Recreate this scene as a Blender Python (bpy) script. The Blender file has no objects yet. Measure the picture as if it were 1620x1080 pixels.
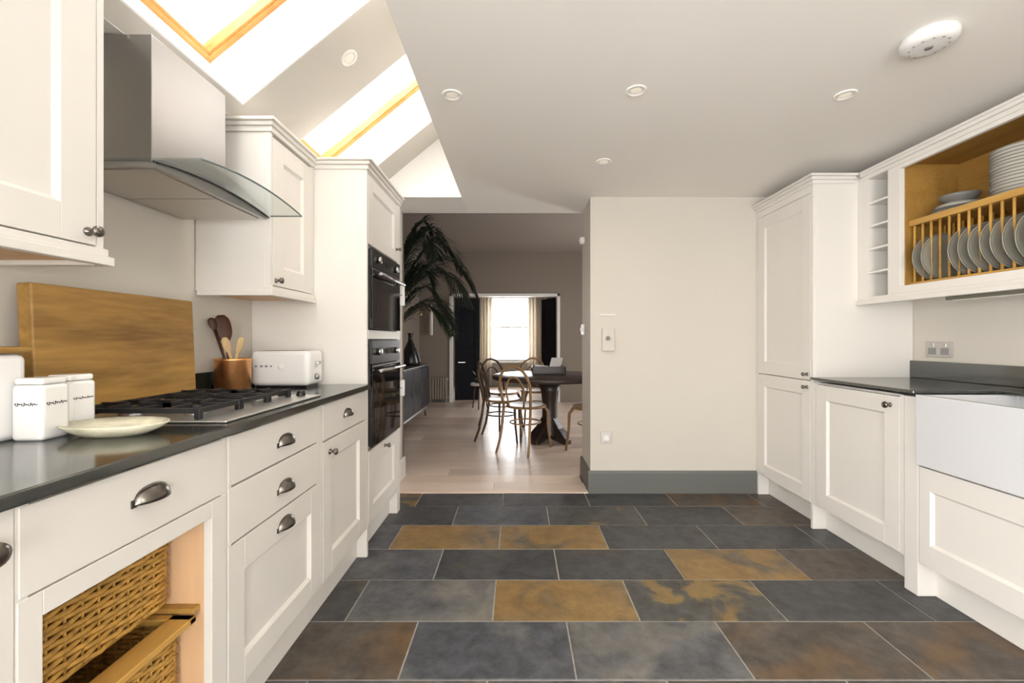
import bpy, bmesh, math, random
from mathutils import Vector, Matrix
random.seed(7)
PI = math.pi
sc = bpy.context.scene
C = sc.collection

# ------------------------------------------------------------------ camera, sky, exposure
H, F, VPX, VPY = 1.14, 680.0, 818.0, 537.0          # eye height, focal length in px of a 1620 px frame, vanishing point
cam_d = bpy.data.cameras.new('camera')
cam = bpy.data.objects.new('camera', cam_d); C.objects.link(cam)
cam.location = (0, 0, H); cam.rotation_euler = (PI/2, 0, 0)
cam_d.sensor_width = 36.0; cam_d.lens = F/1620*36.0
cam_d.shift_x = -(VPX-810)/1620; cam_d.shift_y = (VPY-540)/1620
cam_d.clip_start = 0.02; cam_d.clip_end = 200
sc.camera = cam

w = bpy.data.worlds.new('sky'); sc.world = w; w.use_nodes = True
bg = w.node_tree.nodes['Background']
bg.inputs[0].default_value = (0.985, 0.99, 1.0, 1); bg.inputs[1].default_value = 9.0
sc.view_settings.view_transform = 'Standard'; sc.view_settings.look = 'None'
sc.view_settings.gamma = 1.0; sc.view_settings.use_curve_mapping = False
sc.view_settings.exposure = 1.06

def portal(name, loc, rot, sx, sy):                 # marks a window opening for sampling the sky; gives off no light itself
    l = bpy.data.lights.new(name, 'AREA'); l.shape = 'RECTANGLE'; l.size = sx; l.size_y = sy
    l.cycles.is_portal = True
    o = bpy.data.objects.new(name, l); C.objects.link(o); o.location = loc; o.rotation_euler = rot
    return o

# ------------------------------------------------------------------ room measures (metres)
XL, XR = -1.39, 2.38            # left and right wall
YB, YO = 3.20, 3.605            # back wall front face, far side of the opening
ZC = 2.20                       # flat ceiling
XJ = -0.413                     # edge of the flat ceiling
YF = -3.3                       # wall behind the camera
JL, JR = -0.95, 0.546          # jambs of the opening
YD, ZD = 7.83, 2.718            # dining room far wall, ceiling
YW = 10.5                       # far room window wall
SL = math.atan(0.82); cs, sn = math.cos(SL), math.sin(SL)
def S(s, n, y): return Vector((XL + cs*s - sn*n, y, 1.975 + sn*s + cs*n))
SKY = [(1.15, 1.85), (2.25, 2.95)]
S0, S1 = 0.272, 1.235
for k, (a, b) in enumerate(SKY):
    portal('skylight_portal', S((S0+S1)/2, 0.31, (a+b)/2), (0, -SL, 0), S1-S0, b-a)
portal('added_patio_portal', (0.5, YF-0.14, 1.07), (PI/2, 0, 0), 1.16, 2.12)
portal('added_side_window_portal', (XR+0.21, -2.25, 1.45), (0, PI/2, 0), 1.2, 1.3)
portal('added_side_window_portal', (XL-0.21, -1.6, 1.05), (0, -PI/2, 0), 1.8, 2.6)
portal('added_dining_window_portal', (3.2, 5.75, 1.2), (0, PI/2, 0), 2.1, 0.9)
portal('far_window_portal', (-0.17, YW+0.2, 1.4), (-PI/2, 0, 0), 1.0, 1.6)

# ------------------------------------------------------------------ materials
MATS = {}
def mat(name, col, rough=0.5, metal=0.0, spec=0.5, noise=None, bump=None, coat=0.0, emit=None, sub=0.0):
    if name in MATS: return MATS[name]
    m = bpy.data.materials.new(name); m.use_nodes = True
    nt = m.node_tree; b = nt.nodes['Principled BSDF']
    b.inputs['Base Color'].default_value = (*col, 1)
    b.inputs['Roughness'].default_value = rough; b.inputs['Metallic'].default_value = metal
    b.inputs['Specular IOR Level'].default_value = spec; b.inputs['Coat Weight'].default_value = coat
    if emit: b.inputs['Emission Color'].default_value = (*emit[:3], 1); b.inputs['Emission Strength'].default_value = emit[3]
    if noise or bump:
        tc = nt.nodes.new('ShaderNodeTexCoord')
    if noise:                                            # (scale, amount, stretch)
        mp = nt.nodes.new('ShaderNodeMapping'); mp.inputs['Scale'].default_value = noise[2] if len(noise) > 2 else (1, 1, 1)
        nz = nt.nodes.new('ShaderNodeTexNoise'); nz.inputs['Scale'].default_value = noise[0]; nz.inputs['Detail'].default_value = 5
        rp = nt.nodes.new('ShaderNodeValToRGB')
        k = noise[1]
        rp.color_ramp.elements[0].position = 0.3; rp.color_ramp.elements[1].position = 0.7
        rp.color_ramp.elements[0].color = (*[max(0, c*(1-k)) for c in col], 1)
        rp.color_ramp.elements[1].color = (*[min(1, c*(1+k)) for c in col], 1)
        nt.links.new(tc.outputs['Object'], mp.inputs[0]); nt.links.new(mp.outputs[0], nz.inputs[0])
        nt.links.new(nz.outputs[0], rp.inputs[0]); nt.links.new(rp.outputs[0], b.inputs['Base Color'])
    if bump:                                             # (scale, strength)
        n2 = nt.nodes.new('ShaderNodeTexNoise'); n2.inputs['Scale'].default_value = bump[0]; n2.inputs['Detail'].default_value = 4
        bp = nt.nodes.new('ShaderNodeBump'); bp.inputs['Strength'].default_value = bump[1]; bp.inputs['Distance'].default_value = 0.01
        nt.links.new(tc.outputs['Object'], n2.inputs[0]); nt.links.new(n2.outputs[0], bp.inputs['Height']); nt.links.new(bp.outputs[0], b.inputs['Normal'])
    MATS[name] = m
    return m

def wood(name, c1, c2, scale=6.0, axis='Y', rough=0.5, knots=True):
    m = bpy.data.materials.new(name); m.use_nodes = True; nt = m.node_tree; b = nt.nodes['Principled BSDF']
    tc = nt.nodes.new('ShaderNodeTexCoord'); mp = nt.nodes.new('ShaderNodeMapping')
    mp.inputs['Scale'].default_value = {'X': (0.12, 1, 1), 'Y': (1, 0.12, 1), 'Z': (1, 1, 0.12)}[axis]
    oi = nt.nodes.new('ShaderNodeObjectInfo'); ml = nt.nodes.new('ShaderNodeVectorMath'); ml.operation = 'MULTIPLY_ADD'
    cv = nt.nodes.new('ShaderNodeCombineXYZ'); 
    for i in range(3): nt.links.new(oi.outputs['Random'], cv.inputs[i])
    ml.inputs[1].default_value = (17, 9, 13)
    nt.links.new(cv.outputs[0], ml.inputs[0]); nt.links.new(tc.outputs['Object'], ml.inputs[2])
    nt.links.new(ml.outputs[0], mp.inputs[0])
    nz = nt.nodes.new('ShaderNodeTexNoise'); nz.inputs['Scale'].default_value = scale; nz.inputs['Detail'].default_value = 6
    nz.inputs['Distortion'].default_value = 0.6
    n2 = nt.nodes.new('ShaderNodeTexNoise'); n2.inputs['Scale'].default_value = scale*9; n2.inputs['Detail'].default_value = 3
    ad = nt.nodes.new('ShaderNodeMath'); ad.operation = 'MULTIPLY_ADD'; ad.inputs[1].default_value = 0.35
    rp = nt.nodes.new('ShaderNodeValToRGB'); rp.color_ramp.elements[0].position = 0.42; rp.color_ramp.elements[1].position = 0.85
    rp.color_ramp.elements[0].color = (*c1, 1); rp.color_ramp.elements[1].color = (*c2, 1)
    nt.links.new(mp.outputs[0], nz.inputs[0]); nt.links.new(mp.outputs[0], n2.inputs[0])
    nt.links.new(n2.outputs[0], ad.inputs[0]); nt.links.new(nz.outputs[0], ad.inputs[2])
    nt.links.new(ad.outputs[0], rp.inputs[0])
    hs = nt.nodes.new('ShaderNodeHueSaturation'); vr = nt.nodes.new('ShaderNodeMapRange')
    vr.inputs[3].default_value = 0.86; vr.inputs[4].default_value = 1.12
    nt.links.new(oi.outputs['Random'], vr.inputs[0]); nt.links.new(vr.outputs[0], hs.inputs['Value'])
    nt.links.new(rp.outputs[0], hs.inputs['Color']); nt.links.new(hs.outputs[0], b.inputs['Base Color'])
    b.inputs['Roughness'].default_value = rough
    MATS[name] = m
    return m

def slate(name, base, patch, lo, hi, seed):
    """riven slate: mottled base colour with rust or sand patches that have a shape of their own"""
    m = bpy.data.materials.new(name); m.use_nodes = True; nt = m.node_tree; b = nt.nodes['Principled BSDF']
    tc = nt.nodes.new('ShaderNodeTexCoord'); oi = nt.nodes.new('ShaderNodeObjectInfo')
    cv = nt.nodes.new('ShaderNodeCombineXYZ')
    for i in range(3): nt.links.new(oi.outputs['Random'], cv.inputs[i])
    ml = nt.nodes.new('ShaderNodeVectorMath'); ml.operation = 'MULTIPLY_ADD'; ml.inputs[1].default_value = (31+seed, 23, 11)
    nt.links.new(cv.outputs[0], ml.inputs[0]); nt.links.new(tc.outputs['Object'], ml.inputs[2])
    n1 = nt.nodes.new('ShaderNodeTexNoise'); n1.inputs['Scale'].default_value = 3.2; n1.inputs['Detail'].default_value = 6; n1.inputs['Distortion'].default_value = 0.8
    n2 = nt.nodes.new('ShaderNodeTexNoise'); n2.inputs['Scale'].default_value = 13; n2.inputs['Detail'].default_value = 10; n2.inputs['Roughness'].default_value = 0.68
    for n in (n1, n2): nt.links.new(ml.outputs[0], n.inputs[0])
    r1 = nt.nodes.new('ShaderNodeValToRGB'); r1.color_ramp.elements[0].position = 0.3; r1.color_ramp.elements[1].position = 0.72
    r1.color_ramp.elements[0].color = (*[c*0.55 for c in base], 1); r1.color_ramp.elements[1].color = (*[c*1.9 for c in base], 1)
    nt.links.new(n2.outputs[0], r1.inputs[0])
    r2 = nt.nodes.new('ShaderNodeMapRange'); r2.inputs[1].default_value = lo; r2.inputs[2].default_value = hi; r2.clamp = True
    nt.links.new(n1.outputs[0], r2.inputs[0])
    mx = nt.nodes.new('ShaderNodeMix'); mx.data_type = 'RGBA'
    nt.links.new(r2.outputs[0], mx.inputs[0]); nt.links.new(r1.outputs[0], mx.inputs[6])
    r3 = nt.nodes.new('ShaderNodeValToRGB'); r3.color_ramp.elements[0].color = (*[c*0.7 for c in patch], 1); r3.color_ramp.elements[1].color = (*[c*1.3 for c in patch], 1)
    r3.color_ramp.elements[0].position = 0.3; r3.color_ramp.elements[1].position = 0.7
    nt.links.new(n2.outputs[0], r3.inputs[0]); nt.links.new(r3.outputs[0], mx.inputs[7])
    nt.links.new(mx.outputs[2], b.inputs['Base Color'])
    bp = nt.nodes.new('ShaderNodeBump'); bp.inputs['Strength'].default_value = 0.55; bp.inputs['Distance'].default_value = 0.006
    nt.links.new(n2.outputs[0], bp.inputs['Height']); nt.links.new(bp.outputs[0], b.inputs['Normal'])
    b.inputs['Roughness'].default_value = 0.42; b.inputs['Specular IOR Level'].default_value = 0.45
    MATS[name] = m
    return m

def glass(name, tint=(1, 1, 1), fac=0.06, rough=0.0):
    m = bpy.data.materials.new(name); m.use_nodes = True; nt = m.node_tree; nt.nodes.clear()
    o = nt.nodes.new('ShaderNodeOutputMaterial'); mx = nt.nodes.new('ShaderNodeMixShader')
    t = nt.nodes.new('ShaderNodeBsdfTransparent'); g = nt.nodes.new('ShaderNodeBsdfGlossy')
    t.inputs[0].default_value = (*tint, 1); g.inputs['Roughness'].default_value = rough
    lw = nt.nodes.new('ShaderNodeLayerWeight'); lw.inputs[0].default_value = 0.5
    mr = nt.nodes.new('ShaderNodeMapRange'); mr.inputs[3].default_value = fac; mr.inputs[4].default_value = 0.6
    pw = nt.nodes.new('ShaderNodeMath'); pw.operation = 'POWER'; pw.inputs[1].default_value = 4
    nt.links.new(lw.outputs['Facing'], pw.inputs[0]); nt.links.new(pw.outputs[0], mr.inputs[0]); nt.links.new(mr.outputs[0], mx.inputs[0])
    nt.links.new(t.outputs[0], mx.inputs[1]); nt.links.new(g.outputs[0], mx.inputs[2]); nt.links.new(mx.outputs[0], o.inputs[0])
    MATS[name] = m
    return m

def granite():
    m = bpy.data.materials.new('granite'); m.use_nodes = True; nt = m.node_tree; b = nt.nodes['Principled BSDF']
    tc = nt.nodes.new('ShaderNodeTexCoord'); v = nt.nodes.new('ShaderNodeTexVoronoi'); v.inputs['Scale'].default_value = 190
    n = nt.nodes.new('ShaderNodeTexNoise'); n.inputs['Scale'].default_value = 30; n.inputs['Detail'].default_value = 6
    nt.links.new(tc.outputs['Object'], v.inputs[0]); nt.links.new(tc.outputs['Object'], n.inputs[0])
    ad = nt.nodes.new('ShaderNodeMath'); ad.operation = 'MULTIPLY'
    nt.links.new(v.outputs['Distance'], ad.inputs[0]); nt.links.new(n.outputs[0], ad.inputs[1])
    r = nt.nodes.new('ShaderNodeValToRGB'); r.color_ramp.elements[0].position = 0.05; r.color_ramp.elements[1].position = 0.5
    r.color_ramp.elements[0].color = (0.006, 0.007, 0.006, 1); r.color_ramp.elements[1].color = (0.036, 0.041, 0.033, 1)
    nt.links.new(ad.outputs[0], r.inputs[0]); nt.links.new(r.outputs[0], b.inputs['Base Color'])
    b.inputs['Roughness'].default_value = 0.13; b.inputs['Specular IOR Level'].default_value = 1.0; b.inputs['IOR'].default_value = 1.7
    MATS['granite'] = m

def curtain_mat():
    m = bpy.data.materials.new('curtain_cloth'); m.use_nodes = True; nt = m.node_tree; nt.nodes.clear()
    o = nt.nodes.new('ShaderNodeOutputMaterial'); mx = nt.nodes.new('ShaderNodeMixShader'); mx.inputs[0].default_value = 0.5
    d = nt.nodes.new('ShaderNodeBsdfDiffuse'); t = nt.nodes.new('ShaderNodeBsdfTranslucent')
    d.inputs[0].default_value = (0.85, 0.80, 0.72, 1); t.inputs[0].default_value = (0.92, 0.86, 0.77, 1)
    nt.links.new(d.outputs[0], mx.inputs[1]); nt.links.new(t.outputs[0], mx.inputs[2]); nt.links.new(mx.outputs[0], o.inputs[0])
    MATS['curtain_cloth'] = m

WALL = mat('wall_paint', (0.64, 0.595, 0.525), 0.85, bump=(60, 0.03))
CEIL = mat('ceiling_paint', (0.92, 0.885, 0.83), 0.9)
SLOPE = mat('ceiling_paint_dimmed', (0.62, 0.585, 0.525), 0.9)  # ceiling paint darkened so the slope looks less brightly lit
WHITE = mat('white_plaster', (0.86, 0.84, 0.80), 0.9)
TAUPE = mat('taupe_paint', (0.25, 0.205, 0.165), 0.85)
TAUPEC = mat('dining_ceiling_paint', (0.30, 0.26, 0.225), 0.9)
CREAM = mat('cream_cabinet_paint', (0.775, 0.74, 0.685), 0.42, bump=(40, 0.015))
SKIRT = mat('grey_skirting_paint', (0.135, 0.14, 0.128), 0.5)
TRIMW = mat('white_trim_paint', (0.80, 0.77, 0.72), 0.45)
GROUT = mat('pale_grout', (0.34, 0.32, 0.28), 0.9, noise=(30, 0.15))
PINE = wood('pine', (0.62, 0.27, 0.06), (0.80, 0.42, 0.13), 7, 'Y', 0.45)
OAK = wood('oak_board', (0.14, 0.065, 0.015), (0.47, 0.265, 0.065), 7, 'Y', 0.5)
RACKW = wood('rack_oak', (0.42, 0.21, 0.04), (0.62, 0.36, 0.09), 8, 'Y', 0.45)
CARCW = wood('carcass_wood', (0.58, 0.36, 0.19), (0.72, 0.48, 0.28), 5, 'Z', 0.55)
PLANK = wood('pale_floor_oak', (0.68, 0.53, 0.42), (0.86, 0.70, 0.58), 4, 'X', 0.30)
DARKW = wood('dark_table_wood', (0.018, 0.012, 0.010), (0.05, 0.032, 0.025), 6, 'X', 0.35)
BENT = wood('bentwood', (0.20, 0.11, 0.045), (0.36, 0.22, 0.10), 8, 'Z', 0.4)
BENTD = wood('dark_bentwood', (0.035, 0.018, 0.010), (0.09, 0.045, 0.02), 8, 'Z', 0.38)
SPOOND = wood('dark_spoon_wood', (0.035, 0.010, 0.004), (0.075, 0.024, 0.010), 12, 'Z', 0.5)
SPOONL = wood('pale_spoon_wood', (0.55, 0.36, 0.16), (0.74, 0.54, 0.28), 12, 'Z', 0.5)
WICK = mat('wicker', (0.50, 0.28, 0.06), 0.6, noise=(55, 0.35))
WICKR = wood('basket_rim_wood', (0.36, 0.19, 0.035), (0.56, 0.32, 0.08), 9, 'Y', 0.5)
STEEL = mat('brushed_steel', (0.46, 0.45, 0.445), 0.28, 1.0, bump=(180, 0.02))
STEELD = mat('steel_filter', (0.55, 0.52, 0.49), 0.4, 1.0)
PEWTER = mat('pewter', (0.20, 0.18, 0.16), 0.3, 1.0)
COPPER = mat('copper', (0.86, 0.42, 0.17), 0.33, 1.0, noise=(30, 0.12))
IRON = mat('cast_iron', (0.012, 0.012, 0.013), 0.5)
BLACKG = mat('black_glass', (0.006, 0.006, 0.007), 0.05, spec=0.6)
BLACKM = mat('black_enamel', (0.015, 0.015, 0.016), 0.25)
CERAM = mat('white_ceramic', (0.86, 0.85, 0.83), 0.15, coat=0.3)
SINKM = mat('fireclay', (0.70, 0.70, 0.71), 0.12, coat=0.3)
PLATEG = mat('grey_stoneware', (0.030, 0.030, 0.025), 0.5, spec=0.25, noise=(20, 0.2))
PLATER = mat('pale_plate_rim', (0.27, 0.25, 0.20), 0.35)
STONEM = mat('mid_grey_stoneware', (0.20, 0.19, 0.175), 0.4)
PLATEW = mat('white_stoneware', (0.72, 0.69, 0.62), 0.25)
DISH = mat('leaf_dish', (0.70, 0.66, 0.50), 0.3, noise=(16, 0.35))
PLAST = mat('white_plastic', (0.82, 0.81, 0.78), 0.4)
INK = mat('dark_ink', (0.05, 0.05, 0.06), 0.6)
GREYM = mat('grey_mark', (0.25, 0.25, 0.25), 0.5)
LEAF = mat('palm_leaf', (0.016, 0.026, 0.012), 0.45, noise=(9, 0.4))
STEMM = mat('palm_stem', (0.07, 0.075, 0.03), 0.6)
SOIL = mat('soil', (0.03, 0.02, 0.014), 0.95, bump=(60, 0.5))
POTM = mat('dark_pot', (0.04, 0.04, 0.042), 0.6)
NAVY = mat('dark_door_paint', (0.007, 0.007, 0.010), 0.6, spec=0.15)
SIDEB = mat('dark_sideboard', (0.028, 0.028, 0.033), 0.45, spec=0.25)
FARW = mat('far_room_paint', (0.45, 0.42, 0.38), 0.9)
RADM = mat('taupe_radiator_paint', (0.26, 0.225, 0.18), 0.5)
BRASS = mat('brass', (0.55, 0.42, 0.22), 0.3, 1.0)
LAMPG = mat('opal_glass', (0.8, 0.76, 0.68), 0.25)
PAPER = mat('paper', (0.82, 0.80, 0.77), 0.7)
LEDM = mat('fixture_grey', (0.20, 0.19, 0.14), 0.4)
granite(); curtain_mat()
GRAN = MATS['granite']; CURT = MATS['curtain_cloth']
PANE = glass('window_glass'); ROOFG = glass('roof_window_glass', (0.66, 0.66, 0.66)); HOODG = glass('hood_glass', (0.92, 0.955, 0.95), 0.10)
SLATES = {
 'g': slate('slate_grey', (0.048, 0.048, 0.049), (0.12, 0.085, 0.05), 0.60, 0.80, 1),
 'b': slate('slate_blue', (0.064, 0.066, 0.074), (0.19, 0.185, 0.16), 0.50, 0.78, 2),
 'n': slate('slate_brown', (0.075, 0.062, 0.050), (0.13, 0.08, 0.04), 0.48, 0.66, 3),
 'r': slate('slate_rust', (0.11, 0.088, 0.058), (0.26, 0.160, 0.058), 0.36, 0.50, 4),
 'm': slate('slate_mottled', (0.080, 0.081, 0.084), (0.20, 0.185, 0.155), 0.48, 0.70, 6),
 'h': slate('slate_half_rust', (0.062, 0.060, 0.055), (0.235, 0.155, 0.055), 0.50, 0.56, 5),
}

# ------------------------------------------------------------------ mesh helpers
ORIG = {}
class MB:
    def __init__(s): s.v = []; s.f = []; s.sm = []
    def add(s, vs, fs, smooth=False):
        o = len(s.v); s.v += [Vector(p) for p in vs]
        for f in fs: s.f.append([i+o for i in f]); s.sm.append(smooth)
        return s
    def box(s, x0, x1, y0, y1, z0, z1):
        if x0 > x1: x0, x1 = x1, x0
        if y0 > y1: y0, y1 = y1, y0
        if z0 > z1: z0, z1 = z1, z0
        v = [(x, y, z) for z in (z0, z1) for y in (y0, y1) for x in (x0, x1)]
        return s.add(v, [(0,2,3,1),(4,5,7,6),(0,1,5,4),(2,6,7,3),(0,4,6,2),(1,3,7,5)])
    def hexa(s, p):      # 8 corner points, bottom ring then top ring (both counter-clockwise from above)
        return s.add(p, [(3,2,1,0),(4,5,6,7),(0,1,5,4),(1,2,6,5),(2,3,7,6),(3,0,4,7)])
    def cyl(s, p0, p1, r0, r1=None, n=16, cap=True, smooth=True):
        if r1 is None: r1 = r0
        return s.tube([p0, p1], [r0, r1], n, cap, smooth)
    def tube(s, pts, r, n=8, cap=True, smooth=True, closed=False):
        pts = [Vector(p) for p in pts]; m = len(pts)
        rs = r if isinstance(r, (list, tuple)) else [r]*m
        rings = []; up = None
        for i, p in enumerate(pts):
            if closed: t = pts[(i+1) % m]-pts[i-1]
            else: t = pts[min(i+1, m-1)]-pts[max(i-1, 0)]
            t.normalize()
            if up is None:
                up = Vector((0, 0, 1)) if abs(t.z) < 0.9 else Vector((1, 0, 0))
            a = t.cross(up); 
            if a.length < 1e-5: a = t.cross(Vector((1, 0, 0)) if abs(t.x) < 0.9 else Vector((0, 1, 0)))
            a.normalize(); b = a.cross(t); up = b
            rings.append([p + (a*math.cos(2*PI*k/n) + b*math.sin(2*PI*k/n))*rs[i] for k in range(n)])
        o = len(s.v)
        for g in rings: s.v += g
        for i in range(m if closed else m-1):
            for k in range(n):
                a0 = o+i*n; b0 = o+((i+1) % m)*n
                s.f.append([a0+k, b0+k, b0+(k+1) % n, a0+(k+1) % n][::-1]); s.sm.append(smooth)
        if cap and not closed:
            s.f.append([o+k for k in range(n)]); s.sm.append(False)
            s.f.append([o+(m-1)*n+k for k in range(n)][::-1]); s.sm.append(False)
        return s
    def lathe(s, prof, c=(0, 0, 0), axis='Z', n=28, smooth=True, sx=1.0, sy=1.0):
        """prof: (radius, height) list; closes ends on the axis when radius is 0"""
        c = Vector(c); o = len(s.v); m = len(prof)
        for (r, h) in prof:
            for k in range(n):
                a = 2*PI*k/n; u, v = r*math.cos(a)*sx, r*math.sin(a)*sy
                p = {'Z': (u, v, h), 'Y': (v, h, u), 'X': (h, u, v)}[axis]
                s.v.append(c+Vector(p))
        for i in range(m-1):
            for k in range(n):
                s.f.append([o+i*n+k, o+i*n+(k+1) % n, o+(i+1)*n+(k+1) % n, o+(i+1)*n+k]); s.sm.append(smooth)
        s.f.append([o+k for k in range(n)][::-1]); s.sm.append(False)
        s.f.append([o+(m-1)*n+k for k in range(n)]); s.sm.append(False)
        return s
    def prism(s, poly, axis, a, b):
        """poly of 2-D points extruded along axis from a to b; X:(y,z) Y:(x,z) Z:(x,y)"""
        f = {'X': lambda p, h: (h, p[0], p[1]), 'Y': lambda p, h: (p[0], h, p[1]), 'Z': lambda p, h: (p[0], p[1], h)}[axis]
        n = len(poly)
        vs = [f(p, a) for p in poly] + [f(p, b) for p in poly]
        fs = [list(range(n))[::-1], [n+i for i in range(n)]] + [[i, (i+1) % n, n+(i+1) % n, n+i] for i in range(n)]
        return s.add(vs, fs)
    def sbox(s, s0, s1, n0, n1, y0, y1):   # box in roof-slope coordinates
        p = [S(s0, n0, y0), S(s1, n0, y0), S(s1, n0, y1), S(s0, n0, y1), S(s0, n1, y0), S(s1, n1, y0), S(s1, n1, y1), S(s0, n1, y1)]
        return s.hexa(p)
    def build(s, name, m, parent=None, bevel=0.0, origin=None, seg=2):
        me = bpy.data.meshes.new(name)
        if parent is not None: og = ORIG.get(parent, Vector())
        elif origin is not None: og = Vector(origin)
        else:
            xs = [v.x for v in s.v]; ys = [v.y for v in s.v]; zs = [v.z for v in s.v]
            og = Vector(((min(xs)+max(xs))/2, (min(ys)+max(ys))/2, min(zs)))
        me.from_pydata([v-og for v in s.v], [], s.f)
        bm = bmesh.new(); bm.from_mesh(me); bmesh.ops.recalc_face_normals(bm, faces=bm.faces); bm.to_mesh(me); bm.free()
        me.polygons.foreach_set('use_smooth', s.sm)
        me.materials.append(m)
        o = bpy.data.objects.new(name, me); C.objects.link(o)
        if parent is not None: o.parent = parent; ORIG[o] = og
        else: o.location = og; ORIG[o] = og
        if bevel:
            bv = o.modifiers.new('edge', 'BEVEL'); bv.width = bevel; bv.segments = seg; bv.limit_method = 'ANGLE'; bv.angle_limit = math.radians(40)
        return o

def tag(o, label, cat, group=None):
    o['label'] = label; o['category'] = cat
    if group: o['group'] = group
    return o
def thing(name, label, cat, loc, group=None):
    o = bpy.data.objects.new(name, None); C.objects.link(o); o.location = loc; o.empty_display_size = 0.05
    ORIG[o] = Vector(loc); tag(o, label, cat, group)
    return o
def struct(o, label=None):
    o['kind'] = 'structure'
    if label: o['label'] = label
    return o
def copy_tree(o, parent=None):
    c = o.copy(); C.objects.link(c)
    if parent: c.parent = parent
    for ch in list(o.children): copy_tree(ch, c)
    return c

# ------------------------------------------------------------------ shell of the kitchen
fl = struct(MB().box(XL-0.1, XR+0.1, YF, YB, -0.10, -0.0015).build('floor', GROUT), 'dark riven slate tile floor with pale grout joints')
# slate tiles 600 x 300, half bond
tile_mesh = {}
def tile(x0, x1, y0, y1, kind):
    g = 0.003
    key = (round(x1-x0, 3), round(y1-y0, 3), kind)
    if key not in tile_mesh:
        w_, d_ = (x1-x0)/2-g, (y1-y0)/2-g
        c = 0.002
        mb = MB()
        mb.add([(-w_, -d_, -0.012), (w_, -d_, -0.012), (w_, d_, -0.012), (-w_, d_, -0.012),
                (-w_, -d_, -c), (w_, -d_, -c), (w_, d_, -c), (-w_, d_, -c),
                (-w_+c, -d_+c, 0), (w_-c, -d_+c, 0), (w_-c, d_-c, 0), (-w_+c, d_-c, 0)],
               [(3,2,1,0)] + [(i, (i+1) % 4, 4+(i+1) % 4, 4+i) for i in range(4)] + [(4+i, 4+(i+1) % 4, 8+(i+1) % 4, 8+i) for i in range(4)] + [(8,9,10,11)])
        o = mb.build('tile', SLATES[kind], fl); tile_mesh[key] = o.data
        o.data.transform(Matrix.Translation(ORIG[fl]))
    else:
        o = bpy.data.objects.new('tile', tile_mesh[key]); C.objects.link(o); o.parent = fl
    o.location = Vector(((x0+x1)/2, (y0+y1)/2, random.uniform(0, 0.0012))) - ORIG[fl]
    return o
ROWS = {  # colours read off the photograph, tile by tile, keyed by the row's near edge
 1.44: (-0.4, 'nbmnnn'), 1.74: (-0.1, 'mrhggg'), 2.04: (-0.4, 'bggrng'), 2.34: (-0.1, 'rrgggg'), 2.64: (-0.4, 'gbhgng'), 2.94: (-0.1, 'gggnnn')}
k0 = -10
y = 1.44-0.3*15
while y < YB-0.02:
    yk = round(y, 2)
    ph, cols = ROWS.get(yk, ((-0.4 if round((yk-1.44)/0.3) % 2 == 0 else -0.1), None))
    y1 = min(y+0.3, YB)
    xs = ph
    while xs > XL: xs -= 0.6
    x = xs
    while x < XR:
        i = round((x-ph)/0.6)+1          # index 0 is the tile left of the phase joint
        if cols and 0 <= i < len(cols): kd = cols[i]
        else: kd = random.choice('ggbnh')
        a, b = max(x, XL), min(x+0.6, XR)
        if b-a > 0.05: tile(a, b, max(y, YF), y1, kd)
        x += 0.6
    y += 0.3

WY0, WY1 = -2.9, -0.3
struct(MB().box(XL-0.2, XL, YF-0.2, WY0, -0.1, 2.6).box(XL-0.2, XL, WY1, YO, -0.1, 2.6).box(XL-0.2, XL, WY0, WY1, -0.1, 0.12).box(XL-0.2, XL, WY0, WY1, 1.95, 2.6).build('wall_left', WALL))
WR1 = -1.6
struct(MB().box(XR, XR+0.2, YF-0.2, WY0, -0.1, 2.4).box(XR, XR+0.2, WR1, YO, -0.1, 2.4).box(XR, XR+0.2, WY0, WR1, -0.1, 0.85).box(XR, XR+0.2, WY0, WR1, 2.05, 2.4).build('wall_right', WALL))
for num, xa, xb, zb_, zt_, cuts in ((6, XR+0.08, XR+0.14, 0.85, 2.05, (WY0, -2.275, WR1-0.05)), (7, XL-0.14, XL-0.08, 0.12, 1.95, (WY0, -2.05, -1.20, WY1-0.05))):  # side windows out of view, added to light the cabinet fronts sideways
    mb = MB()
    for q in cuts: mb.box(xa, xb, q, q+0.05, zb_, zt_)
    mb.box(xa, xb, cuts[0], cuts[-1]+0.05, zb_, zb_+0.05).box(xa, xb, cuts[0], cuts[-1]+0.05, zt_-0.05, zt_)
    wn = struct(mb.build('window_%d' % num, TRIMW), 'added white casement window, unseen behind the camera, letting in side light')
    for q0, q1 in zip(cuts[:-1], cuts[1:]): MB().box((xa+xb)/2-0.003, (xa+xb)/2+0.003, q0+0.05, q1, zb_+0.05, zt_-0.05).build('pane', PANE, wn)
struct(MB().box(JR, XR, YB, YO, -0.1, ZC).build('wall_back', WALL))
struct(MB().box(XL, JL, YB, YO, -0.1, ZC).build('wall_back_pier', WALL))
struct(MB().box(XL-0.2, XJ, YB, YO, ZC, 3.1).build('wall_gable', WHITE))
struct(MB().box(XJ, XR+0.2, YF-0.2, YO, ZC, 2.36).build('ceiling', CEIL))
struct(MB().box(XJ, XJ+0.12, YF-0.2, YB, 2.36, 3.0).build('wall_upstand', WHITE))
struct(MB().box(XL-0.2, -1.235, YF-0.2, YB, 2.10, 2.135).build('ceiling_soffit', WHITE))
mb = MB()
mb.sbox(0.20, S0, 0, 0.29, YF-0.2, YB+0.1); mb.sbox(S1, 1.42, 0, 0.29, YF-0.2, YB+0.1)
ys = [YF-0.2] + [q for a, b in sorted(SKY) for q in (a, b)] + [YB+0.1]
for i in range(0, len(ys), 2): mb.sbox(S0, S1, 0, 0.29, ys[i], ys[i+1])
struct(mb.build('ceiling_slope', SLOPE))
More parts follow.
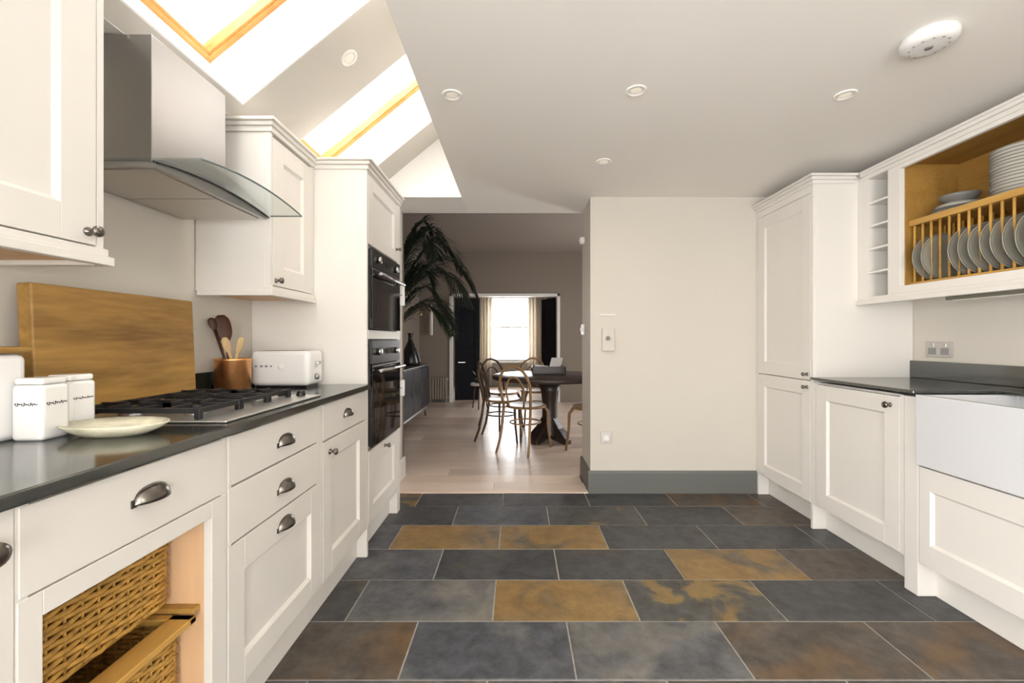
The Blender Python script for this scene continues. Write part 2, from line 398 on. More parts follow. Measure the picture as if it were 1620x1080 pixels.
# wall behind the camera with unseen patio doors added for their daylight
mb = MB().box(XL-0.2, -0.08, YF-0.2, YF, -0.1, 3.1).box(1.08, XR+0.2, YF-0.2, YF, -0.1, 3.1).box(-0.08, 1.08, YF-0.2, YF, 2.14, 3.1)
struct(mb.build('wall_front', WALL))
mb = MB()
for x0, x1 in ((-0.08, -0.02), (0.47, 0.53), (1.02, 1.08)): mb.box(x0, x1, YF-0.12, YF-0.06, 0, 2.14)
mb.box(-0.08, 1.08, YF-0.12, YF-0.06, 2.08, 2.14).box(-0.08, 1.08, YF-0.12, YF-0.06, 0, 0.06)
d1 = struct(mb.build('door_1', TRIMW, bevel=0.003), 'added glazed patio doors, unseen behind the camera, letting in daylight')
for x0, x1 in ((-0.02, 0.47), (0.53, 1.02)): MB().box(x0, x1, YF-0.094, YF-0.088, 0.06, 2.08).build('pane', PANE, d1)

# roof windows: pine frame and glass at the outside of each reveal
for k, (a, b) in enumerate(SKY):
    t = 0.028
    mb = MB().sbox(S0, S1, 0.225, 0.285, a, a+t).sbox(S0, S1, 0.225, 0.285, b-t, b).sbox(S0, S0+t, 0.225, 0.285, a+t, b-t).sbox(S1-t, S1, 0.225, 0.285, a+t, b-t)
    wd = struct(mb.build('window_%d' % (k+1), PINE, bevel=0.003), 'pine framed roof window set in a deep white reveal')
    MB().sbox(S0+t-0.01, S1-t+0.01, 0.258, 0.266, a+t-0.01, b-t+0.01).build('pane', ROOFG, wd)
    mb = MB().sbox(S0+t, S0+t+0.012, 0.232, 0.256, a+t, b-t).sbox(S1-t-0.012, S1-t, 0.232, 0.256, a+t, b-t).sbox(S0+t, S1-t, 0.232, 0.256, a+t, a+t+0.012).sbox(S0+t, S1-t, 0.232, 0.256, b-t-0.012, b-t)
    mb.build('sash', PINE, wd)
    e = 0.006
    for rv in (MB().sbox(S0, S1, 0.001, 0.225, b-e, b), MB().sbox(S0, S1, 0.001, 0.225, a, a+e), MB().sbox(S0, S0+e, 0.001, 0.225, a+e, b-e), MB().sbox(S1-e, S1, 0.001, 0.225, a+e, b-e)):
        rv.build('reveal_lining', WHITE, wd)

# baseboards
struct(MB().prism([(YB, 0), (YB-0.018, 0), (YB-0.018, 0.148), (YB-0.010, 0.166), (YB, 0.166)], 'X', JR-0.018, 1.86).build('baseboard_back', SKIRT))
struct(MB().prism([(JR, 0), (JR-0.018, 0), (JR-0.018, 0.148), (JR-0.010, 0.166), (JR, 0.166)], 'Y', YB, YO).build('baseboard_reveal', SKIRT))
struct(MB().prism([(JL, 0), (JL+0.016, 0), (JL+0.016, 0.148), (JL+0.010, 0.166), (JL, 0.166)], 'Y', YB, YO).build('baseboard_pier', TRIMW))

# ------------------------------------------------------------------ dining room and the room beyond
XDL, XDR = -1.78, 3.0
fd = struct(MB().box(XDL-0.2, XDR+0.2, YB, YW+0.3, -0.10, -0.004).build('floor_dining', DARKW), 'pale oak board floor of the dining room')
pk = {}
def plank(x0, x1, y0, y1):
    key = (round(x1-x0, 2), round(y1-y0, 3))
    if key not in pk:
        w_, d_ = (x1-x0)/2-0.001, (y1-y0)/2-0.001
        o = MB().box(-w_, w_, -d_, d_, -0.01, 0.0).build('plank', PLANK, fd); o.data.transform(Matrix.Translation(ORIG[fd])); pk[key] = o.data
    else:
        o = bpy.data.objects.new('plank', pk[key]); C.objects.link(o); o.parent = fd
    o.location = Vector(((x0+x1)/2, (y0+y1)/2, 0.002)) - ORIG[fd]
y = YB+0.045
r = 0
while y < YW:
    y1 = min(y+0.18, YW); x = XDL - [0.0, 0.9, 0.4, 1.3][r % 4]
    while x < XDR:
        a, b = max(x, XDL), min(x+1.6, XDR)
        if y < YO: a, b = max(a, JL), min(b, JR)
        if b-a > 0.03: plank(a, b, y, y1)
        x += 1.6
    y += 0.18; r += 1
struct(MB().box(JL, JR, YB-0.012, YB+0.045, -0.012, 0.006).build('trim_1', PLANK, bevel=0.003), 'pale timber threshold between slate and boards')
struct(MB().box(XDL-0.2, XDL, YO, YW+0.3, -0.1, ZD).build('wall_dining_left', TAUPE))
mb = MB().box(XDR, XDR+0.2, YO, 5.35, -0.1, ZD).box(XDR, XDR+0.2, 6.25, YW+0.3, -0.1, ZD).box(XDR, XDR+0.2, 5.35, 6.25, 2.25, ZD).box(XDR, XDR+0.2, 5.35, 6.25, -0.1, 0.15)
struct(mb.build('wall_dining_right', TAUPE))
mb = MB()  # hidden window, added to bring light into the dining room from the right
for y0, y1 in ((5.35, 5.41), (6.19, 6.25)): mb.box(XDR+0.08, XDR+0.14, y0, y1, 0.15, 2.25)
mb.box(XDR+0.08, XDR+0.14, 5.35, 6.25, 0.15, 0.21).box(XDR+0.08, XDR+0.14, 5.35, 6.25, 2.19, 2.25)
w5 = struct(mb.build('window_5', TRIMW, bevel=0.003), 'added tall side window of the dining room, out of view, for daylight')
for y0, y1 in ((5.41, 6.19),): MB().box(XDR+0.105, XDR+0.111, y0, y1, 0.21, 2.19).build('pane', PANE, w5)
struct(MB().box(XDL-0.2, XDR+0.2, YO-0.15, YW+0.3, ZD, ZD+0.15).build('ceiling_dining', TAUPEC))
mb = MB().box(XDL-0.2, XDR+0.2, YO-0.13, YO, ZC+0.16, ZD).box(XDL-0.2, JL, YO-0.05, YO, -0.1, ZD).box(XR, XDR+0.2, YO-0.05, YO, -0.1, ZD)
struct(mb.build('wall_dining_near', TAUPE))
OL, OR_, OT = -1.22, 0.77, 1.957
mb = MB().box(XDL, OL, YD, YD+0.14, -0.1, ZD).box(OR_, XDR, YD, YD+0.14, -0.1, ZD).box(OL, OR_, YD, YD+0.14, OT, ZD)
struct(mb.build('wall_dining_far', TAUPE))
cw = 0.05
mb = MB().box(OL-0.01, OL+cw-0.01, YD-0.02, YD+0.15, 0, OT+0.02).box(OR_-cw+0.01, OR_+0.01, YD-0.02, YD+0.15, 0, OT+0.02).box(OL-0.01, OR_+0.01, YD-0.02, YD+0.15, OT-0.03, OT+0.02)
struct(mb.build('trim_2', TRIMW, bevel=0.004), 'white casing round the opening to the far room')
struct(MB().box(XDL, OL-0.01, YD-0.02, YD, 0, 0.17).build('baseboard_far', SKIRT, bevel=0.004))
# far room: window wall
WX0, WX1, WZ0, WZ1 = -0.66, 0.32, 0.60, 2.2
mb = MB().box(XDL, WX0, YW, YW+0.2, -0.1, ZD).box(WX1, XDR, YW, YW+0.2, -0.1, ZD).box(WX0, WX1, YW, YW+0.2, -0.1, WZ0).box(WX0, WX1, YW, YW+0.2, WZ1, ZD)
struct(mb.build('wall_far', FARW))
t = 0.05
mb = MB().box(WX0, WX0+t, YW+0.08, YW+0.14, WZ0, WZ1).box(WX1-t, WX1, YW+0.08, YW+0.14, WZ0, WZ1).box(WX0, WX1, YW+0.08, YW+0.14, WZ0, WZ0+t).box(WX0, WX1, YW+0.08, YW+0.14, WZ1-t, WZ1).box(WX0, WX1, YW+0.085, YW+0.135, 1.43, 1.47)
w4 = struct(mb.build('window_4', TRIMW, bevel=0.003), 'white sash window between cream curtains')
MB().box(WX0+t, WX1-t, YW+0.106, YW+0.112, WZ0+t, 1.43).build('pane', PANE, w4)
MB().box(WX0+t, WX1-t, YW+0.106, YW+0.112, 1.47, WZ1-t).build('pane', PANE, w4)
MB().box(WX0-0.05, WX1+0.05, YW-0.05, YW+0.08, WZ0-0.03, WZ0).build('window_sill', TRIMW, w4, bevel=0.004)
def curtain(x0, x1, label):
    n = 60; mb = MB(); pts = []
    for i in range(n+1):
        u = i/n; x = x0+(x1-x0)*u; yy = YW-0.14+0.035*math.sin(u*2*PI*5.5)+0.012*math.sin(u*17+1)
        pts.append((x, yy))
    zs = [0.03, 0.7, 1.4, 2.28]
    vs = []; fs = []
    for z in zs:
        for (x, yy) in pts: vs.append((x, YW-0.14+(yy-YW+0.14)*(1.1-0.2*z/2.3), z))
    for j in range(len(zs)-1):
        for i in range(n): fs.append((j*(n+1)+i, j*(n+1)+i+1, (j+1)*(n+1)+i+1, (j+1)*(n+1)+i))
    mb.add(vs, fs, True)
    o = mb.build('curtain', CURT)
    sd = o.modifiers.new('cloth', 'SOLIDIFY'); sd.thickness = 0.004
    tag(o, label, 'curtain', 'curtains at the far window')
curtain(-1.02, -0.60, 'cream curtain hanging beside the dark door leaf with the bar handle')
curtain(0.26, 0.72, 'cream curtain on the dining-table side of the bright far window')
rod = MB().cyl((-1.12, YW-0.14, 2.30), (0.82, YW-0.14, 2.30), 0.012, n=10).cyl((-1.15, YW-0.14, 2.30), (-1.12, YW-0.14, 2.30), 0.022, n=10).cyl((0.82, YW-0.14, 2.30), (0.85, YW-0.14, 2.30), 0.022, n=10)
rod.box(-1.1, -1.08, YW-0.14, YW, 2.29, 2.31).box(0.78, 0.80, YW-0.14, YW, 2.29, 2.31)
tag(rod.build('curtain_rod', PEWTER), 'slim rod carrying the cream curtains over the far window', 'curtain rod')
def leaf_door(num, hx, hy, ang, wd, label, handle):
    # a panelled leaf hinged at (hx, hy), local +x along the leaf
    T = Matrix.Translation((hx, hy, 0.01)) @ Matrix.Rotation(ang, 4, 'Z')
    def tb(mb): mb.v = [T @ v for v in mb.v]; return mb
    ht = OT-0.05
    mb = MB()
    st = 0.09
    mb.box(0, st, -0.02, 0.02, 0, ht).box(wd-st, wd, -0.02, 0.02, 0, ht)
    for z0, z1 in ((0, 0.18), (0.85, 0.97), (ht-0.11, ht)): mb.box(st, wd-st, -0.02, 0.02, z0, z1)
    d = struct(tb(mb).build('door_%d' % num, NAVY, bevel=0.003), label)
    for z0, z1 in ((0.18, 0.85), (0.97, ht-0.11)): tb(MB().box(st, wd-st, -0.008, 0.008, z0, z1)).build('panel', NAVY, d)
    if handle:
        tb(MB().box(0.06, 0.19, -0.065, -0.05, 0.70, 0.712).box(0.07, 0.085, -0.055, -0.02, 0.70, 0.712).box(0.165, 0.18, -0.055, -0.02, 0.70, 0.712)).build('handle', STEEL, d)
leaf_door(2, OL+0.06, YD+0.19, math.radians(8), 0.46, 'dark painted door leaf with a bar handle folded in the far opening', True)
leaf_door(3, OR_-0.06, YD+0.19, math.radians(118), 0.46, 'dark painted door leaf folded back by the right casing of the far opening', False)

# ------------------------------------------------------------------ cabinets: helpers working on a face plane
class Face:
    """sg = +1: the face looks towards +X (left run); -1: towards -X (right run). d is depth behind the face."""
    def __init__(s, xf, sg): s.xf = xf; s.sg = sg
    def X(s, d): return s.xf - s.sg*d
    def box(s, mb, d0, d1, y0, y1, z0, z1): return mb.box(s.X(d0), s.X(d1), y0, y1, z0, z1)
G = 0.003
def knob(face, par, y, z, r=0.016, d0=0.0):
    mb = MB(); x = face.X(d0); g = face.sg
    prof = [(0.011, 0), (0.011, 0.003), (0.006, 0.006), (0.005, 0.016), (r*0.8, 0.020), (r, 0.025), (r*0.92, 0.031), (r*0.5, 0.034), (0.0005, 0.035)]
    mb.lathe([(a, h*g) for a, h in prof], (x, y, z), 'X', 18)
    return mb.build('knob', PEWTER, par)
def cup(face, par, y, z, w_=0.088, h_=0.036, d0=0.0):
    """half-shell cup pull, open below"""
    mb = MB(); g = face.sg; x = face.X(d0)
    nu, nv = 12, 7; vs = []
    for j in range(nv+1):
        ph = (PI/2)*j/nv                       # 0: out at front bottom edge .. pi/2: top against the face
        for i in range(nu+1):
            th = PI*i/nu
            yy = y - math.cos(th)*w_/2
            k = math.sin(th)
            vs.append((x + g*(0.026*k*math.cos(ph)+0.0015), yy, z - h_/2 + h_*math.sin(ph)*(k**0.6 if k > 0 else 0)))
    fs = [(j*(nu+1)+i, j*(nu+1)+i+1, (j+1)*(nu+1)+i+1, (j+1)*(nu+1)+i) for j in range(nv) for i in range(nu)]
    mb.add(vs, fs, True)
    for s_ in (-1, 1): mb.box(x, x+g*0.003, y+s_*w_/2-0.006, y+s_*w_/2+0.006, z-h_/2-0.004, z-h_/2+0.012)
    o = mb.build('cup_handle', PEWTER, par)
    sd = o.modifiers.new('shell', 'SOLIDIFY'); sd.thickness = 0.0025
    return o
def front(face, par, name, y0, y1, z0, z1, st=0.075, rt=0.08, rb=0.085, panelled=True, th=0.022):
    """shaker front, flush with the face: frame with a recessed, chamfered panel"""
    mb = MB(); y0 += G; y1 -= G; z0 += G; z1 -= G
    if not panelled:
        face.box(mb, 0, th, y0, y1, z0, z1)
        return mb.build(name, CREAM, par, bevel=0.002)
    face.box(mb, 0, th, y0, y0+st, z0, z1); face.box(mb, 0, th, y1-st, y1, z0, z1)
    face.box(mb, 0, th, y0+st, y1-st, z0, z0+rb); face.box(mb, 0, th, y0+st, y1-st, z1-rt, z1)
    d = mb.build(name, CREAM, par, bevel=0.0015)
    a0, a1, b0, b1 = y0+st, y1-st, z0+rb, z1-rt
    c = 0.010
    X0, X1 = face.X(0.003), face.X(0.012)
    pm = MB()
    pm.add([(X0, a0, b0), (X0, a1, b0), (X0, a1, b1), (X0, a0, b1), (X1, a0+c, b0+c), (X1, a1-c, b0+c), (X1, a1-c, b1-c), (X1, a0+c, b1-c),
            (face.X(th), a0, b0), (face.X(th), a1, b0), (face.X(th), a1, b1), (face.X(th), a0, b1)],
           [(0,1,5,4),(1,2,6,5),(2,3,7,6),(3,0,4,7),(4,5,6,7),(0,3,11,8),(1,0,8,9),(2,1,9,10),(3,2,10,11),(8,11,10,9)])
    pm.build('panel', CREAM, d)
    return d
def cornice(mb, face, y0, y1, z, side_near=True, wall_d=0.33, ov=0.03):
    for dz0, dz1, o in ((-0.055, -0.032, 0.008), (-0.032, -0.014, 0.018), (-0.014, 0.0, ov)):
        face.box(mb, -o, wall_d, y0-(o if side_near else 0), y1, z+dz0, z+dz1)

LF = Face(-0.785, 1)      # left base run
LU = Face(-1.062, 1)      # left wall cabinets
RF = Face(1.778, -1)      # right base run
RU = Face(2.05, -1)       # right wall cabinet
DB = 0.60                 # base depth to wall on the left
ZW, ZWB = 0.908, 0.882    # worktop top, underside
def base_unit(face, y0, y1, label, name='base_cabinet', ztop=ZWB, zbot=0.15, body=True, depth=0.60, plinth=True, cat='cabinet', stile=0.02):
    t = thing(name, label, cat, (face.X(depth/2), (y0+y1)/2, 0))
    mb = MB()
    if body:
        face.box(mb, 0.024, depth, y0+0.001, y1-0.001, zbot, ztop)
        face.box(mb, 0.001, 0.024, y0+0.001, y0+stile, zbot, ztop); face.box(mb, 0.001, 0.024, y1-stile, y1-0.001, zbot, ztop)
        mb.build('body', CREAM, t)
    if plinth:
        pm = MB(); face.box(pm, 0.053, 0.075, y0, y1, 0.002, zbot); pm.build('plinth', CREAM, t)
    return t

# left run, from the camera outwards
t = base_unit(LF, 0.08, 0.672, 'cream base cabinet cut by the picture edge beside the basket unit')
d = front(LF, t, 'door', 0.10, 0.652, 0.15, 0.875); knob(LF, d, 0.625, 0.825, 0.019)

t = thing('basket_cabinet', 'cream base cabinet with one wide drawer above two wicker baskets', 'cabinet', (LF.X(0.3), 0.916, 0))
mb = MB(); y0, y1 = 0.673, 1.162
LF.box(mb, 0.001, 0.60, y0, y0+0.018, 0.15, ZWB); LF.box(mb, 0.001, 0.60, y1-0.018, y1, 0.15, ZWB)
LF.box(mb, 0.58, 0.60, y0, y1, 0.15, ZWB); LF.box(mb, 0.001, 0.60, y0, y1, 0.15, 0.168); LF.box(mb, 0.03, 0.58, y0+0.018, y1-0.018, 0.70, 0.716)
mb.build('body', CREAM, t)
mb = MB(); LF.box(mb, 0, 0.022, y0+0.002, 0.712, 0.15, 0.725); LF.box(mb, 0, 0.022, 1.106, y1-0.002, 0.15, 0.725); LF.box(mb, 0, 0.022, 0.712, 1.106, 0.683, 0.725); LF.box(mb, 0, 0.022, 0.712, 1.106, 0.15, 0.19)
mb.build('face_frame', CREAM, t, bevel=0.0015)
mb = MB(); LF.box(mb, 0.022, 0.57, 0.700, 0.7115, 0.17, 0.70); mb.build('side_lining', CARCW, t)
mb = MB(); LF.box(mb, 0.022, 0.57, 1.1065, 1.118, 0.17, 0.70); mb.build('side_lining', CARCW, t)
for z in (0.455, 0.222):
    for q0, q1 in ((0.7115, 0.735), (1.083, 1.1065)):
        mb = MB(); LF.box(mb, 0.03, 0.56, q0, q1, z-0.007, z+0.006); mb.build('runner', WICKR, t, bevel=0.002)
pm = MB(); LF.box(pm, 0.053, 0.075, y0, y1, 0.002, 0.15); pm.build('plinth', CREAM, t)
d = front(LF, t, 'drawer', 0.674, 1.160, 0.725, 0.878, panelled=False); cup(LF, d, 0.921, 0.816, 0.084, 0.033)

t = base_unit(LF, 1.163, 1.716, 'cream three-drawer cabinet with three cup handles in a column', 'drawer_cabinet')
d = front(LF, t, 'drawer', 1.166, 1.712, 0.735, 0.878, panelled=False); cup(LF, d, 1.455, 0.806)
d = front(LF, t, 'drawer', 1.166, 1.712, 0.575, 0.735, panelled=False); cup(LF, d, 1.455, 0.652)
d = front(LF, t, 'drawer', 1.166, 1.712, 0.15, 0.575, st=0.07, rt=0.095, rb=0.075); cup(LF, d, 1.455, 0.527)

t = base_unit(LF, 1.717, 2.248, 'cream base cabinet with small drawer over one door beside the ovens')
d = front(LF, t, 'drawer', 1.737, 2.230, 0.725, 0.878, panelled=False); cup(LF, d, 1.985, 0.808, 0.075, 0.034)
d = front(LF, t, 'door', 1.737, 2.230, 0.15, 0.725, st=0.085, rt=0.08, rb=0.09); knob(LF, d, 1.80, 0.672, 0.014)

# oven tower
TZ = 2.085
t = thing('oven_tower', 'tall cream housing around two built-in black ovens', 'cabinet', (LF.X(0.3), 2.57, 0))
mb = MB(); y0, y1 = 2.25, 2.885
LF.box(mb, 0.001, 0.6045, y0, y0+0.02, 0.0, TZ-0.05); LF.box(mb, 0.001, 0.6045, y1-0.065, y1, 0.0, TZ-0.05); LF.box(mb, 0.58, 0.602, y0+0.02, y1-0.065, 0.165, 2.02)
LF.box(mb, 0.001, 0.60, y0+0.02, y1-0.065, 2.02, TZ-0.05); LF.box(mb, 0.001, 0.59, y0+0.02, y1-0.065, 0.15, 0.165)
LF.box(mb, 0.0, 0.59, y0+0.02, y1-0.065, 1.142, 1.192); LF.box(mb, 0.02, 0.59, y0+0.02, y1-0.065, 0.55, 0.562); LF.box(mb, 0.02, 0.59, y0+0.02, y1-0.065, 1.632, 1.645)
mb.build('body', CREAM, t, bevel=0.002)
mb = MB(); cornice(mb, LF, y0, y1, TZ, True, 0.60); mb.build('cornice', CREAM, t, bevel=0.003)
mb = MB(); LF.box(mb, 0.053, 0.075, y0+0.02, y1-0.065, 0.002, 0.15); mb.build('plinth', CREAM, t)
for z0, z1 in ((1.365, 1.505), (0.765, 0.872)):
    mb = MB(); LF.box(mb, -0.034, 0.0, 2.850, 2.880, z0, z1); br = mb.build('bracket', PLAST, t, bevel=0.004)
    mb = MB(); mb.lathe([(0.005, 0), (0.005, -0.002), (0.0005, -0.002)], (LF.X(-0.017), 2.850, (z0+z1)/2), 'Y', 10); mb.build('screw', GREYM, br)
d = front(LF, t, 'door', 2.272, 2.822, 1.645, 2.018, st=0.07, rt=0.07, rb=0.07); knob(LF, d, 2.79, 1.725, 0.012)
d = front(LF, t, 'drawer', 2.272, 2.822, 0.165, 0.55, st=0.07, rt=0.075, rb=0.075); knob(LF, d, 2.55, 0.515, 0.014)

def oven(z0, z1, label, ctrl):
    y0, y1 = 2.276, 2.814
    t = thing('oven', label, 'oven', (LF.X(0.28), 2.545, z0))
    mb = MB(); LF.box(mb, 0.0, 0.55, y0+0.008, y1-0.008, z0+0.004, z1-0.004); mb.build('body', BLACKM, t)
    mb = MB(); LF.box(mb, -0.018, 0.0, y0, y1, z1-ctrl, z1); p = mb.build('control_panel', BLACKM, t, bevel=0.002)
    mb = MB(); LF.box(mb, -0.020, 0.0, y0, y1, z0, z1-ctrl-0.004); d = mb.build('door', BLACKG, t, bevel=0.002)
    zh = z1-ctrl-0.035
    mb = MB(); mb.cyl((LF.X(-0.055), y0+0.03, zh), (LF.X(-0.055), y1-0.03, zh), 0.009, n=12)
    for yy in (y0+0.06, y1-0.06): mb.cyl((LF.X(-0.018), yy, zh), (LF.X(-0.055), yy, zh), 0.006, n=8)
    mb.build('handle', STEEL, d)
    for yy in (y0+0.10, y1-0.10):
        mb = MB().lathe([(0.019, 0), (0.019, 0.014), (0.016, 0.020), (0.0005, 0.020)], (LF.X(-0.018), yy, z1-ctrl/2), 'X', 18); mb.build('dial', STEEL, p)
    mb = MB(); LF.box(mb, -0.0195, -0.018, 2.545-0.05, 2.545+0.05, z1-ctrl/2-0.014, z1-ctrl/2+0.014); mb.build('display', BLACKG, p)
    mb = MB(); LF.box(mb, -0.0215, -0.020, y0+0.07, y1-0.07, z0+0.07, zh-0.05); mb.build('window', BLACKG, d)
    mb = MB(); LF.box(mb, -0.0212, -0.020, y0, y1, z1-ctrl-0.014, z1-ctrl-0.006); mb.build('trim_strip', STEEL, d)
oven(1.196, 1.628, 'compact black oven in the upper housing of the tower', 0.10)
oven(0.567, 1.138, 'taller black oven at worktop level in the tower', 0.13)

# near wall cabinet on the left and the one beside the hood
def wall_unit(y0, y1, label, kn, knz, z0=1.33, top=2.085, with_cornice=True):
    t = thing('wall_cabinet', label, 'cabinet', (LU.X(0.16), (y0+y1)/2, z0))
    mb = MB(); LU.box(mb, 0.024, 0.324, y0, y1, z0+0.022, top-0.05); LU.box(mb, 0.001, 0.024, y0, y0+0.018, z0+0.042, top-0.05); LU.box(mb, 0.001, 0.024, y1-0.018, y1, z0+0.042, top-0.05)
    mb.build('body', CREAM, t, bevel=0.0015)
    mb = MB(); LU.box(mb, -0.014, 0.012, y0-0.012, y1+(0.014 if with_cornice is False else 0), z0, z0+0.022); LU.box(mb, -0.006, 0.024, y0-0.005, y1+(0.006 if with_cornice is False else 0), z0+0.022, z0+0.042)
    if with_cornice: LU.box(mb, 0.012, 0.31, y0-0.012, y0+0.012, z0, z0+0.022)
    else: LU.box(mb, 0.012, 0.31, y1-0.012, y1+0.014, z0, z0+0.022)
    mb.build('pelmet', CREAM, t, bevel=0.002)
    mb = MB(); LU.box(mb, 0.014, 0.324, y0+0.014, y1-0.014, z0+0.012, z0+0.0215); mb.build('underside', CARCW, t)
    d = front(LU, t, 'door', y0+0.018, y1-0.018, z0+0.044, top-0.06, st=0.085, rt=0.085, rb=0.085); knob(LU, d, kn, knz, 0.014)
    if with_cornice:
        mb = MB(); cornice(mb, LU, y0, y1, top+0.005, True, 0.324); mb.build('cornice', CREAM, t, bevel=0.003)
    return t
wall_unit(0.50, 1.106, 'cream wall cabinet at the picture edge, hanging above the bread bin', 1.063, 1.407, with_cornice=False)
wall_unit(1.852, 2.246, 'narrow cream wall cabinet between the glass hood and the oven tower', 1.893, 1.40)

# left worktop and upstand
t = thing('worktop', 'polished dark granite worktop along the run with the hob', 'worktop', (-1.07, 1.16, ZWB))
MB().box(-1.388, -0.763, 0.06, 2.247, ZWB+0.001, ZW).build('slab', GRAN, t, bevel=0.004, seg=3)
tag(MB().box(-1.389, -1.368, 0.06, 2.247, ZW+0.0005, 0.996).build('granite_upstand', GRAN, bevel=0.002), 'low black granite upstand behind the chopping board and copper pot', 'upstand')

# ------------------------------------------------------------------ cooker hood
def arch(y): return 1.676 - 0.30*(y-1.51)**2
t = thing('cooker_hood', 'stainless chimney cooker hood with curved glass canopy', 'cooker hood', (-1.2, 1.51, 1.635))
MB().box(-1.386, -1.139, 1.34, 1.68, 1.655, 2.092).build('chimney', STEEL, t, bevel=0.002)
n = 24; Y0, Y1 = 1.225, 1.795
vs = []; fs = []
for i in range(n+1):
    yy = Y0+(Y1-Y0)*i/n; z = arch(yy)
    vs += [(-1.386, yy, z), (-0.899, yy, z), (-0.899, yy, z+0.006), (-1.386, yy, z+0.006)]
for i in range(n):
    a = 4*i; b = a+4
    fs += [(a, a+1, b+1, b), (a+1, a+2, b+2, b+1), (a+2, a+3, b+3, b+2), (a+3, a, b, b+3)]
fs += [(0, 3, 2, 1), (4*n, 4*n+1, 4*n+2, 4*n+3)]
MB().add(vs, fs).build('glass_canopy', HOODG, t)
poly = [(Y0+0.01, 1.638)] + [(Y1-0.01, 1.638)] + [(Y1-0.01-(Y1-Y0-0.02)*i/16, arch(Y1-0.01-(Y1-Y0-0.02)*i/16)-0.001) for i in range(17)]
body = MB().prism(poly, 'X', -1.386, -1.038).build('body', STEEL, t)
MB().box(-1.36, -1.06, Y0+0.03, 1.508, 1.6345, 1.638).build('filter', STEELD, body)
MB().box(-1.36, -1.06, 1.512, Y1-0.03, 1.6345, 1.638).build('filter', STEELD, body)
pts = []
for i in range(25):
    yy = Y0+(Y1-Y0)*i/24; pts.append((-1.036, yy, arch(yy)-0.004))
MB().tube(pts, 0.0035, 6).build('seal', BLACKM, body)
EDGEM = mat('glass_edge', (0.16, 0.21, 0.20), 0.2)
pts = [(-0.899, Y0+(Y1-Y0)*i/24, arch(Y0+(Y1-Y0)*i/24)+0.003) for i in range(25)]
MB().tube(pts+[(-1.03, Y1, arch(Y1)+0.003)], 0.0032, 6).build('glass_edge', EDGEM, t)

# ------------------------------------------------------------------ hob
t = thing('gas_hob', 'stainless gas hob with black iron pan supports in the granite', 'hob', (-1.06, 1.475, ZW))
HX0, HX1, HY0, HY1 = -1.272, -0.805, 1.19, 1.765
MB().box(HX0, HX1, HY0, HY1, ZW+0.0005, ZW+0.007).build('tray', mat('hob_steel', (0.74, 0.73, 0.71), 0.36, 1.0), t, bevel=0.003)
def burner(x, y, r):
    b = MB().lathe([(r*1.15, ZW+0.007), (r*1.15, ZW+0.010), (r*0.8, ZW+0.014), (r*0.8, ZW+0.022), (r*0.05, ZW+0.022)], (x, y, 0), 'Z', 20).build('burner', STEEL, t)
    MB().lathe([(r*0.9, ZW+0.0222), (r*0.92, ZW+0.028), (r*0.8, ZW+0.031), (0.0005, ZW+0.031)], (x, y, 0), 'Z', 20).build('burner_cap', IRON, b)
BUR = [(-1.16, 1.305, 0.034), (-0.975, 1.305, 0.026), (-1.055, 1.47, 0.045), (-1.16, 1.615, 0.034), (-0.975, 1.615, 0.026)]
for b in BUR: burner(*b)
zt = ZW+0.038
def grate(y0, y1, cs_):
    mb = MB(); x0, x1 = -1.255, -0.900
    rr = 0.006
    for yy in (y0, y1): mb.box(x0, x1, yy-rr, yy+rr, zt-0.014, zt)
    for xx in (x0, x1, (x0+x1)/2): mb.box(xx-rr, xx+rr, y0, y1, zt-0.014, zt)
    for (cx, cy, cr) in cs_:
        for a in range(4):
            an = a*PI/2; dx, dy = math.cos(an), math.sin(an)
            ex = cx+dx*0.11; ey = cy+dy*0.085
            ex = max(x0, min(x1, ex)); ey = max(y0, min(y1, ey))
            mb.box(min(cx+dx*0.022, ex)-rr*0.8, max(cx+dx*0.022, ex)+rr*0.8, min(cy+dy*0.022, ey)-rr*0.8, max(cy+dy*0.022, ey)+rr*0.8, zt-0.012, zt+0.004)
    for xx in (x0, x1):
        for yy in (y0, y1): mb.box(xx-0.008, xx+0.008, yy-0.008, yy+0.008, ZW+0.007, zt)
    mb.build('pan_support', IRON, t, bevel=0.002)
grate(1.215, 1.388, BUR[:2]); grate(1.398, 1.545, [BUR[2]]); grate(1.555, 1.690, BUR[3:])
for i in range(5):
    x = -1.17+i*0.075
    MB().lathe([(0.017, ZW+0.007), (0.017, ZW+0.012), (0.014, ZW+0.026), (0.0005, ZW+0.027)], (x, 1.730, 0), 'Z', 16).build('control_knob', BLACKM, t)

# ------------------------------------------------------------------ things on the left worktop
mb = MB(); a = math.radians(2.5)
y0, y1, hh, th = 1.165, 1.748, 0.383, 0.042
bx = -1.302
def bp(d, z): return (bx - math.sin(a)*z - math.cos(a)*d, math.cos(a)*z - math.sin(a)*d + ZW + 0.006)
q = [bp(0, 0), bp(th, 0), bp(th, hh), bp(0, hh)]
tag(mb.prism(q, 'Y', y0, y1).build('chopping_board', OAK, bevel=0.006, seg=3), 'big thick oak chopping board leaning upright behind the hob', 'chopping board')

